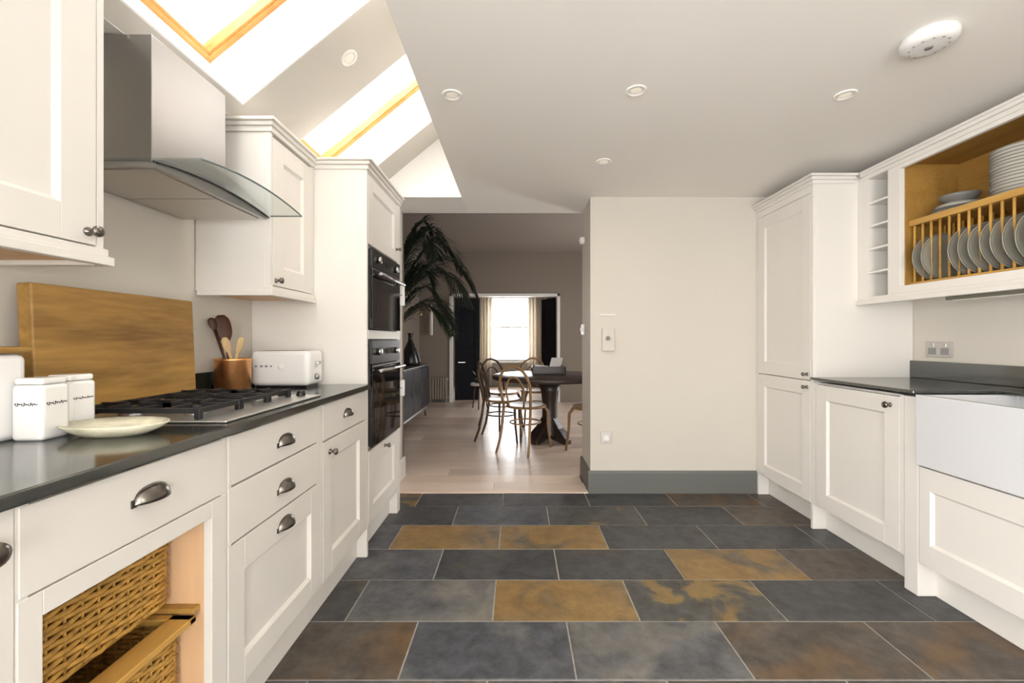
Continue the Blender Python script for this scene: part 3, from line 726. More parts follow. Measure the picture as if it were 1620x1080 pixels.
t = thing('bread_bin', 'big white bread bin with a wooden lid below the near wall cabinet', 'bread bin', (-1.25, 0.87, ZW))
MB().box(-1.345, -1.155, 0.70, 1.018, ZW, 1.108).build('bin', CERAM, t, bevel=0.018, seg=4)
MB().box(-1.350, -1.150, 0.695, 1.023, 1.108, 1.124).build('lid', OAK, t, bevel=0.005)
def canister(x, y, hgt, rz, label, amp):
    t = thing('canister', label, 'canister', (x, y, ZW), 'white canisters on the worktop')
    w_ = 0.034
    def rp(mb):
        M = Matrix.Translation((x, y, 0)) @ Matrix.Rotation(rz, 4, 'Z'); mb.v = [M @ v for v in mb.v]; return mb
    rp(MB().box(-w_, w_, -w_, w_, ZW, ZW+hgt)).build('body', CERAM, t, bevel=0.010, seg=4)
    l = rp(MB().box(-w_*0.9, w_*0.9, -w_*0.9, w_*0.9, ZW+hgt+0.0005, ZW+hgt+0.016)).build('lid', CERAM, t, bevel=0.006, seg=3)
    # handwritten word, too small to read: a looping pen line on the two visible sides
    pts = [(w_+0.0004, -0.024+0.048*i/60+0.0016*math.sin(i*1.1), ZW+hgt*0.66+amp*math.sin(i*0.75)*(0.6+0.4*math.sin(i*0.31))) for i in range(61)]
    rp(MB().tube(pts, 0.0009, 4)).build('lettering', INK, t)
    pts = [(-0.024+0.048*i/60+0.0016*math.sin(i*1.1), -w_-0.0004, ZW+hgt*0.66+amp*math.sin(i*0.75)*(0.6+0.4*math.sin(i*0.31))) for i in range(61)]
    rp(MB().tube(pts, 0.0009, 4)).build('lettering', INK, t)
    return t
canister(-1.118, 1.010, 0.128, math.radians(4), 'near white square canister with a line of script, touching the bread bin', 0.004)
canister(-1.140, 1.098, 0.128, math.radians(-3), 'white square canister standing between the other canister and the chopping board', 0.003)

# oval dish
mb = MB()
prof = [(0.50, 0.0), (0.62, 0.002), (0.85, 0.014), (1.0, 0.027), (1.0, 0.030), (0.82, 0.018), (0.58, 0.007), (0.02, 0.006)]
mb.lathe([(r, ZW+h) for r, h in prof], (-0.985, 1.055, 0), 'Z', 40, True, 0.118, 0.078)
tag(mb.build('oval_dish', DISH), 'shallow oval leaf-patterned dish lying in front of the hob', 'dish')

# copper pot with utensils
PX, PY = -1.275, 1.93
mb = MB().lathe([(0.066, ZW), (0.071, ZW+0.004), (0.071, ZW+0.14), (0.075, ZW+0.148), (0.071, ZW+0.148), (0.066, ZW+0.14), (0.066, ZW+0.012), (0.001, ZW+0.010)], (PX, PY, 0), 'Z', 32)
tag(mb.build('utensil_pot', COPPER), 'round copper pot holding wooden spoons', 'utensil pot')
def spoon(name, dx, dy, ln, head, hw, m, label, base=(0, 0)):
    b0 = Vector((PX+base[0], PY+base[1], ZW+0.016)); dr = Vector((dx, dy, 1)).normalized()
    e = b0+dr*(ln-head)
    t = thing(name, label, 'kitchen utensil', b0, 'wooden utensils in the copper pot')
    MB().tube([b0, b0+dr*(ln-head)*0.5, e], [0.006, 0.0055, 0.007], 8).build('shaft', m, t)
    # blade: flattened egg facing the aisle
    side = dr.cross(Vector((0.75, -0.66, 0))).normalized(); nm = side.cross(dr).normalized()
    mb = MB(); nn = 10; ringn = 12
    prof = [0.25, 0.50, 0.74, 0.90, 0.98, 1.0, 0.99, 0.94, 0.80, 0.40]
    for i, p in enumerate(prof):
        cpt = e - dr*0.006 + dr*(head+0.006)*i/(nn-1)
        for k in range(ringn):
            an = 2*PI*k/ringn
            mb.v.append(cpt + side*math.cos(an)*hw*p + nm*math.sin(an)*0.006*max(p, 0.4))
    for i in range(nn-1):
        for k in range(ringn): mb.f.append([i*ringn+k, i*ringn+(k+1) % ringn, (i+1)*ringn+(k+1) % ringn, (i+1)*ringn+k]); mb.sm.append(True)
    mb.f.append(list(range(ringn))[::-1]); mb.sm.append(False); mb.f.append([(nn-1)*ringn+k for k in range(ringn)]); mb.sm.append(False)
    mb.build('blade', m, t)
spoon('spatula', -0.22, 0.05, 0.335, 0.13, 0.034, SPOOND, 'dark brown broad wooden spatula, tallest in the copper pot', (0.005, 0.0))
spoon('wooden_spoon', -0.34, 0.00, 0.330, 0.055, 0.016, SPOOND, 'thin dark wooden spoon leaning out behind the broad spatula', (0.02, -0.02))
spoon('wooden_spoon', -0.26, -0.10, 0.235, 0.07, 0.017, SPOONL, 'pale wooden spoon leaning towards the chopping board', (0.02, 0.02))
spoon('wooden_spoon', 0.24, 0.08, 0.235, 0.075, 0.015, SPOONL, 'pale wooden spoon leaning towards the toaster', (-0.02, -0.01))

# toaster
t = thing('toaster', 'white toaster standing against the side of the oven tower', 'toaster', (-1.14, 2.13, ZW))
TX0, TX1, TY0, TY1 = -1.278, -0.998, 2.055, 2.215
MB().box(TX0, TX1, TY0, TY1, ZW+0.010, ZW+0.178).build('body', CERAM, t, bevel=0.022, seg=5)
MB().box(TX0+0.02, TX1-0.02, TY0+0.02, TY1-0.02, ZW, ZW+0.010).build('base', BLACKM, t)
for yy in (2.105, 2.165): MB().box(TX0+0.04, TX1-0.05, yy-0.012, yy+0.012, ZW+0.1775, ZW+0.1785).build('slot', BLACKM, t)
for i, (x, w_) in enumerate(((-1.248, 0.008), (-1.222, 0.013), (-1.199, 0.013), (-1.176, 0.008))):
    MB().box(x-w_/2, x+w_/2, TY0-0.0012, TY0+0.0005, ZW+0.100, ZW+0.109).build('lettering', GREYM, t)
MB().lathe([(0.013, 0), (0.013, -0.004), (0.010, -0.006), (0.0005, -0.006)], (-1.13, TY0, ZW+0.104), 'Y', 18).build('button', PLAST, t)
MB().box(TX1, TX1+0.018, 2.12, 2.15, ZW+0.11, ZW+0.125).build('lever', STEEL, t, bevel=0.003)
MB().lathe([(0.016, 0), (0.016, 0.010), (0.012, 0.014), (0.0005, 0.014)], (TX1, 2.135, ZW+0.05), 'X', 18).build('dial', STEEL, t)

# ------------------------------------------------------------------ wicker baskets
def wicker(mb, x0, x1, y0, y1, z0, z1, dz=0.0125):
    """woven walls: each weaver runs round the box and passes alternately in front of and behind the upright stakes"""
    nx = max(6, int(round((x1-x0)/0.035))); ny = max(6, int(round((y1-y0)/0.035)))
    path = []
    for i in range(ny): path.append(((x1, y0+(y1-y0)*i/ny), (1, 0)))
    for i in range(nx): path.append(((x1-(x1-x0)*i/nx, y1), (0, 1)))
    for i in range(ny): path.append(((x0, y1-(y1-y0)*i/ny), (-1, 0)))
    for i in range(nx): path.append(((x0+(x1-x0)*i/nx, y0), (0, -1)))
    m = len(path)
    if m % 2: path.insert(-1, path[-1]); m += 1
    rows = int((z1-z0)/dz)
    for r in range(rows):
        zc = z0+(r+0.5)*dz; pts = []
        for i, ((px, py), (nx_, ny_)) in enumerate(path):
            s_ = 0.0045 if (i+r) % 2 else -0.0045
            (qx, qy), (mx, my) = path[(i+1) % m]
            pts.append((px+nx_*s_, py+ny_*s_, zc+random.uniform(-0.0008, 0.0008)))
            pts.append(((px+qx)/2, (py+qy)/2, zc))
        mb.tube(pts, dz*0.49, 5, closed=True)
    for i, ((px, py), _) in enumerate(path): mb.cyl((px, py, z0), (px, py, z1), 0.0032, n=5)
def basket(xf, z0, z1, label, y0=0.738, y1=1.080, rim=False):
    t = thing('wicker_basket', label, 'basket', (xf-0.2, 0.91, z0), 'wicker baskets in the base cabinet')
    mb = MB(); wicker(mb, xf-0.40, xf, y0, y1, z0+0.006, z1)
    o = mb.build('weave', WICK, t); o['kind'] = 'stuff'
    MB().box(xf-0.395, xf-0.005, y0+0.005, y1-0.005, z0, z0+0.008).build('base', WICKR, t)
    if rim:
        mb = MB(); a, b, wd = xf+0.055, xf-0.42, 0.055
        mb.box(xf-0.004, a, 0.737, 1.082, z1, z1+0.016).box(b, xf-0.38, 0.737, 1.082, z1, z1+0.016).box(b, a, 0.737, y0+0.02, z1, z1+0.016).box(b, a, y1-0.02, 1.082, z1, z1+0.016)
        mb.build('rim', WICKR, t, bevel=0.003)
    else:
        mb = MB(); mb.tube([(xf, y0, z1), (xf, y1, z1), (xf-0.40, y1, z1), (xf-0.40, y0, z1)], 0.008, 6, closed=True); mb.build('rim', WICK, t)
basket(-0.885, 0.470, 0.662, 'upper wicker basket pushed back under the wide drawer')
basket(-0.862, 0.245, 0.432, 'lower wicker basket with a wooden rim, pulled slightly forward', rim=True)

# ------------------------------------------------------------------ right side
# tall larder
RZ = 2.13
t = thing('larder_cabinet', 'tall cream larder cabinet with two doors against the back wall', 'cabinet', (RF.X(0.3), 2.89, 0))
mb = MB(); y0, y1 = 2.583, 3.198
RF.box(mb, 0.024, 0.60, y0, y1, 0.15, RZ-0.05); RF.box(mb, 0.001, 0.024, y0, y0+0.02, 0.15, RZ-0.05); RF.box(mb, 0.001, 0.024, y1-0.03, y1, 0.15, RZ-0.05); RF.box(mb, 0.001, 0.078, y1-0.03, y1, 0.0, 0.15)
RF.box(mb, 0.001, 0.024, y0+0.02, y1-0.03, 2.03, RZ-0.05); RF.box(mb, 0.0, 0.58, y0, y0+0.02, 0.002, 0.15)
mb.build('body', CREAM, t, bevel=0.0015)
mb = MB(); cornice(mb, RF, y0, y1, RZ, False, 0.60, 0.034)
for dz0, dz1, o_ in ((-0.055, -0.032, 0.008), (-0.032, -0.014, 0.018), (-0.014, 0.0, 0.034)): RF.box(mb, -o_, 0.25, y0-o_, y0, RZ+dz0, RZ+dz1)
mb.build('cornice', CREAM, t, bevel=0.003)
mb = MB(); RF.box(mb, 0.080, 0.10, y0+0.02, y1, 0.002, 0.15); mb.build('plinth', CREAM, t)
d = front(RF, t, 'door', y0+0.02, y1-0.03, 0.892, 2.03, st=0.075, rt=0.085, rb=0.085); knob(RF, d, 2.635, 0.928, 0.012)
d = front(RF, t, 'door', y0+0.02, y1-0.03, 0.15, 0.892, st=0.075, rt=0.085, rb=0.085); knob(RF, d, 2.635, 0.850, 0.012)

ZR, ZRB = 0.915, 0.885
t = base_unit(RF, 1.975, 2.580, 'cream single-door base cabinet between the larder and the sink', ztop=ZRB-0.001, plinth=False)
mb = MB(); RF.box(mb, 0.080, 0.10, 1.975, 2.580, 0.002, 0.15); mb.build('plinth', CREAM, t)
d = front(RF, t, 'door', 1.995, 2.560, 0.15, ZRB-0.008, st=0.085, rt=0.085, rb=0.09); knob(RF, d, 2.048, 0.83, 0.016)

t = thing('sink_cabinet', 'cream sink cabinet with a deep panelled drawer front under the white sink', 'cabinet', (RF.X(0.3), 1.5, 0))
mb = MB(); y0, y1 = 1.00, 1.974
RF.box(mb, 0.024, 0.60, y0, y1-0.068, 0.15, 0.585); RF.box(mb, 0.001, 0.024, y0, y0+0.02, 0.15, 0.585)
RF.box(mb, 0.0, 0.58, y1-0.068, y1, 0.002, ZRB-0.001); RF.box(mb, 0.0, 0.58, y0-0.068, y0, 0.002, ZRB-0.001)
mb.build('body', CREAM, t, bevel=0.002)
mb = MB(); RF.box(mb, 0.080, 0.10, y0, y1-0.068, 0.002, 0.15); mb.build('plinth', CREAM, t)
d = front(RF, t, 'drawer', y0+0.02, y1-0.07, 0.152, 0.583, st=0.05, rt=0.095, rb=0.095); knob(RF, d, 1.40, 0.53, 0.016)
# belfast sink
t = thing('butler_sink', 'deep white ceramic butler sink with exposed front', 'sink', (1.96, 1.45, 0.588))
mb = MB(); SX0, SX1, SY0, SY1 = 1.763, 2.215, 1.002, 1.9045
W_ = 0.028
def ring(x0, x1, y0, y1, z): return [(x0, y0, z), (x1, y0, z), (x1, y1, z), (x0, y1, z)]
mb.add(ring(SX0, SX1, SY0, SY1, 0.588)+ring(SX0, SX1, SY0, SY1, 0.898)+ring(SX0+W_, SX1-W_, SY0+W_, SY1-W_, 0.898)+ring(SX0+W_+0.01, SX1-W_-0.01, SY0+W_+0.01, SY1-W_-0.01, 0.62),
       [(3, 2, 1, 0)]+[(4*k+i, 4*k+(i+1) % 4, 4*k+4+(i+1) % 4, 4*k+4+i) for k in range(3) for i in range(4)]+[(12, 13, 14, 15)])
mb.build('basin', SINKM, t, bevel=0.005, seg=3)
MB().lathe([(0.04, 0.6202), (0.04, 0.623), (0.03, 0.624), (0.0005, 0.622)], (1.98, 1.45, 0), 'Z', 20).build('drain', STEEL, t)
# right worktop
t = thing('worktop', 'polished black granite worktop around the white sink', 'worktop', (2.05, 1.8, ZRB))
MB().prism([(1.757, 1.906), (1.757, 2.582), (2.378, 2.582), (2.378, 0.90), (2.13, 0.90), (2.13, 1.906)], 'Z', 0.8995, ZR).build('slab', GRAN, t, bevel=0.004, seg=3)
tag(MB().box(2.358, 2.379, 0.90, 2.582, ZR+0.0005, 1.015).build('granite_upstand', GRAN, bevel=0.002), 'low black granite upstand under the double socket behind the sink', 'upstand')

# plate-rack wall cabinet
t = thing('plate_rack_cabinet', 'cream wall cabinet with open spice niche and an oak plate rack', 'cabinet', (RU.X(0.16), 1.9, 1.345))
y0, y1, zb, zt2 = 1.00, 2.580, 1.345, 2.13
mb = MB()
RU.box(mb, 0.0, 0.328, y0, y1, 1.37, 1.388); RU.box(mb, 0.0, 0.328, y0, y1, 2.08, 2.10)
RU.box(mb, 0.31, 0.328, y0, y1, 1.388, 2.08)
RU.box(mb, 0.0, 0.31, 2.515, y1, 1.388, 2.08); RU.box(mb, 0.02, 0.31, 2.30, 2.318, 1.388, 2.08); RU.box(mb, 0.02, 0.31, 2.365, 2.378, 1.388, 2.08); RU.box(mb, 0.02, 0.31, y0, y0+0.018, 1.388, 2.08)
mb.build('carcass', CREAM, t)
mb = MB(); RU.box(mb, 0.0, 0.022, 2.30, 2.378, 1.388, 2.08); RU.box(mb, 0.0, 0.022, y0, 2.30, 2.055, 2.08); RU.box(mb, 0.0, 0.022, y0, 2.30, 1.388, 1.427); RU.box(mb, 0.0, 0.022, y0, y0+0.06, 1.427, 2.055)
mb.build('face_frame', CREAM, t, bevel=0.002)
mb = MB(); cornice(mb, RU, y0, 2.5485, zt2, True, 0.328, 0.022); mb.build('cornice', CREAM, t, bevel=0.003)
mb = MB(); RU.box(mb, -0.020, 0.012, y0, y1-0.001, zb, 1.37); mb.build('pelmet', CREAM, t, bevel=0.003)
for z in (1.53, 1.665, 1.798, 1.932):
    mb = MB(); RU.box(mb, 0.004, 0.31, 2.379, 2.514, z-0.006, z+0.006); mb.build('niche_shelf', CREAM, t, bevel=0.001)
RACKL = wood('rack_oak_shaded', (0.24, 0.12, 0.022), (0.40, 0.22, 0.05), 7, 'Y', 0.5)  # rack oak darkened: shade inside the rack put into the colour
mb = MB(); RU.box(mb, 0.304, 0.3095, y0+0.02, 2.299, 1.43, 2.079); RU.box(mb, 0.023, 0.304, 2.292, 2.2995, 1.43, 2.079); RU.box(mb, 0.023, 0.304, y0+0.02, 2.292, 2.074, 2.0795); RU.box(mb, 0.023, 0.304, y0+0.02, 2.292, 1.389, 1.43)
mb.build('lining', RACKL, t)
sh = MB(); RU.box(sh, 0.075, 0.304, y0+0.02, 2.291, 1.742, 1.758); rk = sh.build('rack_shelf', RACKW, t, bevel=0.002)
mb = MB(); RU.box(mb, 0.038, 0.062, y0+0.02, 2.291, 1.740, 1.772); mb.build('rack_rail', RACKW, t, bevel=0.003)
mb = MB(); RU.box(mb, 0.038, 0.062, y0+0.02, 2.291, 1.431, 1.442); rr_ = mb.build('rack_rail', RACKW, t, bevel=0.002)
dm = None
yy = 2.27
while yy > y0+0.04:
    for dpt in (0.050, 0.21):
        if dm is None:
            o = MB().cyl((0, 0, 1.436), (0, 0, 1.742), 0.0055, n=8).build('dowel', RACKW, t); o.data.transform(Matrix.Translation(ORIG[t])); dm = o.data
        else:
            o = bpy.data.objects.new('dowel', dm); C.objects.link(o); o.parent = t
        o.location = Vector((RU.X(dpt), yy, 0)) - ORIG[t]
    yy -= 0.0455
# plates standing in the rack: axis along the cabinet, faces towards the camera
def plate_proto(r, m_face, m_rim, name, axis):
    s_ = -1 if axis == 'Y' else 1
    prof = [(r*0.58, 0), (r*0.62, 0.002), (r*0.97, 0.014), (r*0.985, 0.016), (r*0.95, 0.0175), (r*0.62, 0.0065), (0.001, 0.006)]
    t = bpy.data.objects.new(name, None); C.objects.link(t); t.empty_display_size = 0.05; ORIG[t] = Vector()
    MB().lathe([(a, s_*h) for a, h in prof], (0, 0, 0), axis, 40).build('dish', m_face, t)
    MB().lathe([(r*0.972, s_*0.0135), (r*1.0, s_*0.0155), (r*1.0, s_*0.0175), (r*0.965, s_*0.0182), (r*0.955, s_*0.0172)], (0, 0, 0), axis, 40).build('rim', m_rim, t)
    return t
RP = 0.118
proto = plate_proto(RP, PLATEG, PLATER, 'rack_plate', 'Y')
slots = [2.238, 2.192, 2.056, 2.010, 1.965, 1.919, 1.874, 1.828, 1.783, 1.737, 1.692, 1.646]
ords = ['first', 'second', 'third', 'fourth', 'fifth', 'sixth', 'seventh', 'eighth', 'ninth', 'tenth', 'eleventh', 'twelfth', 'thirteenth', 'fourteenth', 'fifteenth', 'sixteenth']
for i, yy in enumerate(slots):
    o = proto if i == 0 else copy_tree(proto)
    o.location = (RU.X(0.112), yy, 1.4425+RP)
    o.rotation_euler = (math.radians(random.uniform(-4, 0)), 0, random.uniform(-0.03, 0.03))
    tag(o, 'grey plate with pale rim upright in the rack, %s from the niche end' % ords[i], 'plate', 'plates standing in the rack')
# stacks on the rack shelf
pw = plate_proto(0.112, PLATEW, PLATER, 'stacked_plate', 'Z')
for i in range(15):
    o = pw if i == 0 else copy_tree(pw)
    o.location = (RU.X(0.185)+random.uniform(-0.003, 0.003), 1.885+random.uniform(-0.003, 0.003), 1.7585+i*0.0148)
    tag(o, 'white plate in the tall stack above the rack, %s from the bottom' % ords[i], 'plate', 'plates in the tall stack')
for i, r_ in enumerate((0.110, 0.106, 0.102, 0.094)):
    pb = plate_proto(r_, PLATEW if i % 2 else STONEM, PLATER, 'stacked_plate', 'Z')
    pb.location = (RU.X(0.185), 2.172, 1.7585+i*0.0150)
    tag(pb, 'plate in the low stack above the rack, %s from the bottom' % ords[i], 'plate', 'plates in the low stack')
mb = MB().lathe([(0.035, 0), (0.04, 0.003), (0.075, 0.035), (0.080, 0.048), (0.076, 0.048), (0.070, 0.036), (0.035, 0.008), (0.001, 0.007)], (RU.X(0.185), 2.172, 1.7585+4*0.015+0.002), 'Z', 32)
tag(mb.build('bowl', STONEM), 'grey bowl resting on the low stack of plates', 'bowl')

# under-cabinet light, double socket
t = thing('under_cabinet_light', 'slim dark light fitting under the plate rack cabinet', 'light fitting', (2.2, 1.6, 1.325))
MB().box(2.13, 2.24, 1.05, 2.14, 1.335, 1.369).build('housing', LEDM, t, bevel=0.004)
MB().box(2.145, 2.225, 1.07, 2.12, 1.331, 1.335).build('diffuser', LAMPG, t)
t = thing('double_socket', 'brushed steel double socket on the wall above the black upstand', 'socket', (2.375, 2.42, 1.04))
MB().box(2.372, 2.3795, 2.345, 2.497, 1.040, 1.128).build('plate', STEELD, t, bevel=0.002)
for yy in (2.385, 2.457):
    MB().box(2.3705, 2.372, yy-0.022, yy+0.022, 1.055, 1.093).build('outlet', GREYM, t)
    MB().box(2.369, 2.372, yy-0.008, yy+0.008, 1.100, 1.118).build('rocker', STEEL, t)

# ------------------------------------------------------------------ wall and ceiling fittings
t = thing('thermostat', 'white thermostat with dark dial on the cream back wall', 'thermostat', (0.675, YB, 1.04))
MB().box(0.630, 0.722, YB-0.026, YB, 1.055, 1.225).build('case', WALL, t, bevel=0.006, seg=3)
MB().lathe([(0.016, 0), (0.016, -0.008), (0.012, -0.011), (0.0005, -0.011)], (0.672, YB-0.026, 1.150), 'Y', 20).build('dial', GREYM, t)
MB().box(0.612, 0.735, YB-0.012, YB, 1.318, 1.328).build('ledge', TRIMW, None, bevel=0.002)
lg = bpy.data.objects['ledge']; lg.name = 'wall_ledge'; tag(lg, 'thin pale ledge on the back wall above the thermostat', 'ledge')
t = thing('wall_socket', 'small grey-edged socket low on the back wall', 'socket', (0.66, YB, 0.37))
MB().box(0.622, 0.704, YB-0.008, YB, 0.370, 0.455).build('plate', STEELD, t, bevel=0.002)
MB().box(0.643, 0.683, YB-0.0105, YB-0.008, 0.390, 0.432).build('insert', PLAST, t, bevel=0.001)
def puck(name, c, axis, r, h, sg, label, cat):
    t = thing(name, label, cat, c)
    MB().lathe([(r, 0), (r, sg*h*0.55), (r*0.86, sg*h*0.9), (r*0.6, sg*h), (0.0005, sg*h)], c, axis, 32).build('body', PLAST, t)
    return t
t = puck('smoke_alarm', (1.442, 1.505, ZC), 'Z', 0.080, 0.038, -1, 'round white smoke alarm on the ceiling near the plate rack', 'smoke alarm')
MB().lathe([(0.012, -0.0375), (0.012, -0.041), (0.0005, -0.041)], (1.442, 1.505, ZC), 'Z', 16).build('test_button', GREYM, t)
mbv = MB()
for k in range(12):
    a = 2*PI*k/12; mbv.box(1.442+0.052*math.cos(a)-0.004, 1.442+0.052*math.cos(a)+0.004, 1.505+0.052*math.sin(a)-0.004, 1.505+0.052*math.sin(a)+0.004, ZC-0.0375, ZC-0.034)
mbv.build('vents', STEELD, t)
t = puck('wall_sensor', (JR, 3.50, 1.945), 'X', 0.032, 0.035, -1, 'round white sensor high on the reveal of the opening', 'sensor')
MB().lathe([(0.012, -0.035), (0.009, -0.040), (0.0005, -0.041)], (JR, 3.50, 1.945), 'X', 14).build('lens', LAMPG, t)
def switch(x, sg, y, z, label):
    t = thing('light_switch', label, 'switch', (x, y, z-0.043))
    MB().box(x, x+sg*0.012, y-0.043, y+0.043, z-0.043, z+0.043).build('plate', PLAST, t, bevel=0.002)
    MB().box(x+sg*0.012, x+sg*0.024, y-0.012, y+0.012, z-0.016, z+0.016).build('rocker', PLAST, t, bevel=0.002)
switch(JR, -1, 3.54, 1.222, 'white light switch on the reveal beside the thermostat wall')
LENSM = mat('lit_lens', (0.8, 0.76, 0.68), 0.25, emit=(1.0, 0.88, 0.7, 0.12))
def downlight(M, label):
    o = bpy.data.objects.new('downlight', None); C.objects.link(o); o.matrix_world = M; o.empty_display_size = 0.05; ORIG[o] = Vector()
    tag(o, label, 'downlight', 'recessed ceiling downlights')
    MB().lathe([(0.044, 0.001), (0.044, -0.003), (0.040, -0.005), (0.030, -0.004), (0.028, 0.0)], (0, 0, 0), 'Z', 24).build('trim_ring', CEIL, o)
    MB().lathe([(0.027, 0.0005), (0.027, -0.001), (0.02, -0.0025), (0.0005, -0.003)], (0, 0, 0), 'Z', 24).build('lens', LENSM, o)
    l = bpy.data.lights.new('downlight_lamp', 'SPOT'); l.energy = 1.2; l.color = (1.0, 0.86, 0.66); l.spot_size = math.radians(165); l.spot_blend = 0.5; l.shadow_soft_size = 0.025
    lo = bpy.data.objects.new('downlight_lamp', l); C.objects.link(lo); lo.parent = o; lo.location = (0, 0, -0.03)
for (x, y, lb) in ((-0.282, 1.863, 'flush downlight near the edge of the flat ceiling by the roof windows'), (0.507, 1.83, 'flush downlight in the middle of the flat ceiling'),
                   (1.422, 1.863, 'flush downlight between the smoke alarm and the larder'), (0.515, 2.556, 'flush downlight nearest the back wall')):
    downlight(Matrix.Translation((x, y, ZC)), lb)
p = S((-0.792-XL)/cs, 0, 2.025)
downlight(Matrix.Translation(p) @ Matrix.Rotation(-SL, 4, 'Y'), 'flush downlight in the sloping ceiling between two roof windows')

# ------------------------------------------------------------------ dining room furniture
TXc, TYc = 0.37, 4.85
t = thing('dining_table', 'dark round pedestal dining table with bentwood chairs around it', 'table', (TXc, TYc, 0))
MB().lathe([(0.60, 0.695), (0.645, 0.702), (0.65, 0.72), (0.65, 0.738), (0.64, 0.745), (0.001, 0.745)], (TXc, TYc, 0), 'Z', 56).build('tabletop', DARKW, t)
MB().lathe([(0.24, 0.66), (0.24, 0.695), (0.11, 0.694)], (TXc, TYc, 0), 'Z', 24).build('apron', DARKW, t)
MB().lathe([(0.085, 0.045), (0.125, 0.05), (0.12, 0.10), (0.09, 0.20), (0.085, 0.42), (0.10, 0.55), (0.13, 0.66), (0.05, 0.662)], (TXc, TYc, 0), 'Z', 24).build('pedestal', DARKW, t)
for k in range(4):
    a = PI/4+k*PI/2; dx, dy = math.cos(a), math.sin(a); nx, ny = -dy*0.045, dx*0.045
    pr = [(0.06, 0.03), (0.24, 0.0), (0.27, 0.0), (0.27, 0.05), (0.16, 0.16), (0.06, 0.30)]
    vs = [(TXc+dx*r+nx*s_, TYc+dy*r+ny*s_, z) for s_ in (-1, 1) for r, z in pr]
    m_ = len(pr)
    MB().add(vs, [list(range(m_)), [m_+i for i in range(m_)][::-1]]+[[i, m_+i, m_+(i+1) % m_, (i+1) % m_] for i in range(m_)]).build('foot', DARKW, t, bevel=0.006)

def arcpts(f, n): return [f(i/(n-1)) for i in range(n)]
def chair_proto(m, ms):
    """bentwood cafe chair facing +Y, origin on the floor"""
    t = bpy.data.objects.new('bentwood_chair', None); C.objects.link(t); t.empty_display_size = 0.1; ORIG[t] = Vector()
    MB().lathe([(0.19, 0.437), (0.205, 0.440), (0.21, 0.452), (0.205, 0.463), (0.19, 0.465), (0.17, 0.461), (0.001, 0.459)], (0, 0.02, 0), 'Z', 36).build('seat', ms, t)
    # hoop: back legs and back in one bend
    def hoop(w0, w1, top, yb, yt):
        pts = []
        for s_ in (-1,):
            pass
        n = 26
        for i in range(n):
            u = i/(n-1); a = PI*u
            pts.append((-w1*math.cos(a), yb+(yt-yb)*math.sin(a)**0.8, 0.66+(top-0.66)*math.sin(a)))
        return pts
    h = [(-0.155, -0.165, 0.45), (-0.168, -0.185, 0.56)] + hoop(0, 0.175, 0.875, -0.205, -0.255) + [(0.168, -0.185, 0.56), (0.155, -0.165, 0.45)]
    MB().tube(h, 0.0145, 8).build('back_hoop', m, t)
    h2 = [(-0.085, -0.178, 0.455), (-0.095, -0.190, 0.54)] + [(-0.105*math.cos(PI*i/15), -0.20-0.035*math.sin(PI*i/15), 0.60+0.165*math.sin(PI*i/15)) for i in range(16)] + [(0.095, -0.190, 0.54), (0.085, -0.178, 0.455)]
    MB().tube(h2, 0.010, 8).build('inner_hoop', m, t)
    for s_ in (-1, 1):
        MB().tube([(s_*0.155, -0.165, 0.46), (s_*0.160, -0.185, 0.30), (s_*0.170, -0.215, 0.14), (s_*0.185, -0.265, 0.0)], [0.0145, 0.0145, 0.0135, 0.012], 8).build('leg', m, t)
        MB().tube([(s_*0.140, 0.150, 0.445), (s_*0.165, 0.185, 0.38), (s_*0.168, 0.190, 0.22), (s_*0.185, 0.215, 0.0)], [0.018, 0.016, 0.014, 0.012], 8).build('leg', m, t)
    MB().tube([(0.155*math.cos(2*PI*i/32), 0.0+0.165*math.sin(2*PI*i/32), 0.285) for i in range(32)], 0.009, 7, closed=True).build('stretcher', m, t)
    return t
cl = chair_proto(BENT, BENT); cdk = chair_proto(BENTD, BENT)
def place(o, x, y, tx, ty, label):
    a = math.atan2(ty-y, tx-x)-PI/2
    o.location = (x, y, 0.003); o.rotation_euler = (0, 0, a)
    tag(o, label, 'chair', 'bentwood chairs around the dining table')
place(cl, 0.085, 4.46, TXc-0.05, TYc, 'pale bentwood chair nearest the camera, its back towards the kitchen')
place(cdk, -0.185, 4.93, TXc, TYc, 'dark bentwood chair at the table side towards the sideboard')
place(copy_tree(cdk), -0.20, 5.60, TXc, TYc, 'bentwood chair beyond the table on its far sideboard side')
place(copy_tree(cl), 0.25, 5.80, TXc, TYc, 'bentwood chair beyond the table in front of the bright window')
place(copy_tree(cl), 0.78, 4.36, TXc, TYc, 'pale bentwood chair half hidden by the reveal of the opening')

# tray with papers on the table
t = thing('wooden_tray', 'dark wooden tray on the dining table holding papers', 'tray', (0.42, 4.95, 0.745))
mb = MB(); a0, a1, b0, b1 = 0.17, 0.55, 4.84, 5.10
mb.box(a0, a1, b0, b1, 0.746, 0.756).box(a0, a0+0.014, b0, b1, 0.756, 0.835).box(a1-0.014, a1, b0, b1, 0.756, 0.835).box(a0, a1, b0, b0+0.014, 0.756, 0.835).box(a0, a1, b1-0.014, b1, 0.756, 0.835)
mb.build('box', DARKW, t, bevel=0.003)
MB().box(a0-0.012, a0, 4.93, 5.01, 0.80, 0.815).build('handle', DARKW, t); MB().box(a1, a1+0.012, 4.93, 5.01, 0.80, 0.815).build('handle', DARKW, t)
mb = MB()
for (x, w_, z0, z1, ti) in ((0.35, 0.13, 0.76, 0.93, 0.25),):
    mb.hexa([(x, 4.90, z0), (x+w_, 4.90, z0), (x+w_, 4.91, z0), (x, 4.91, z0), (x+0.05, 4.97, z1), (x+w_+0.05, 4.97, z1), (x+w_+0.05, 4.98, z1), (x+0.05, 4.98, z1)])
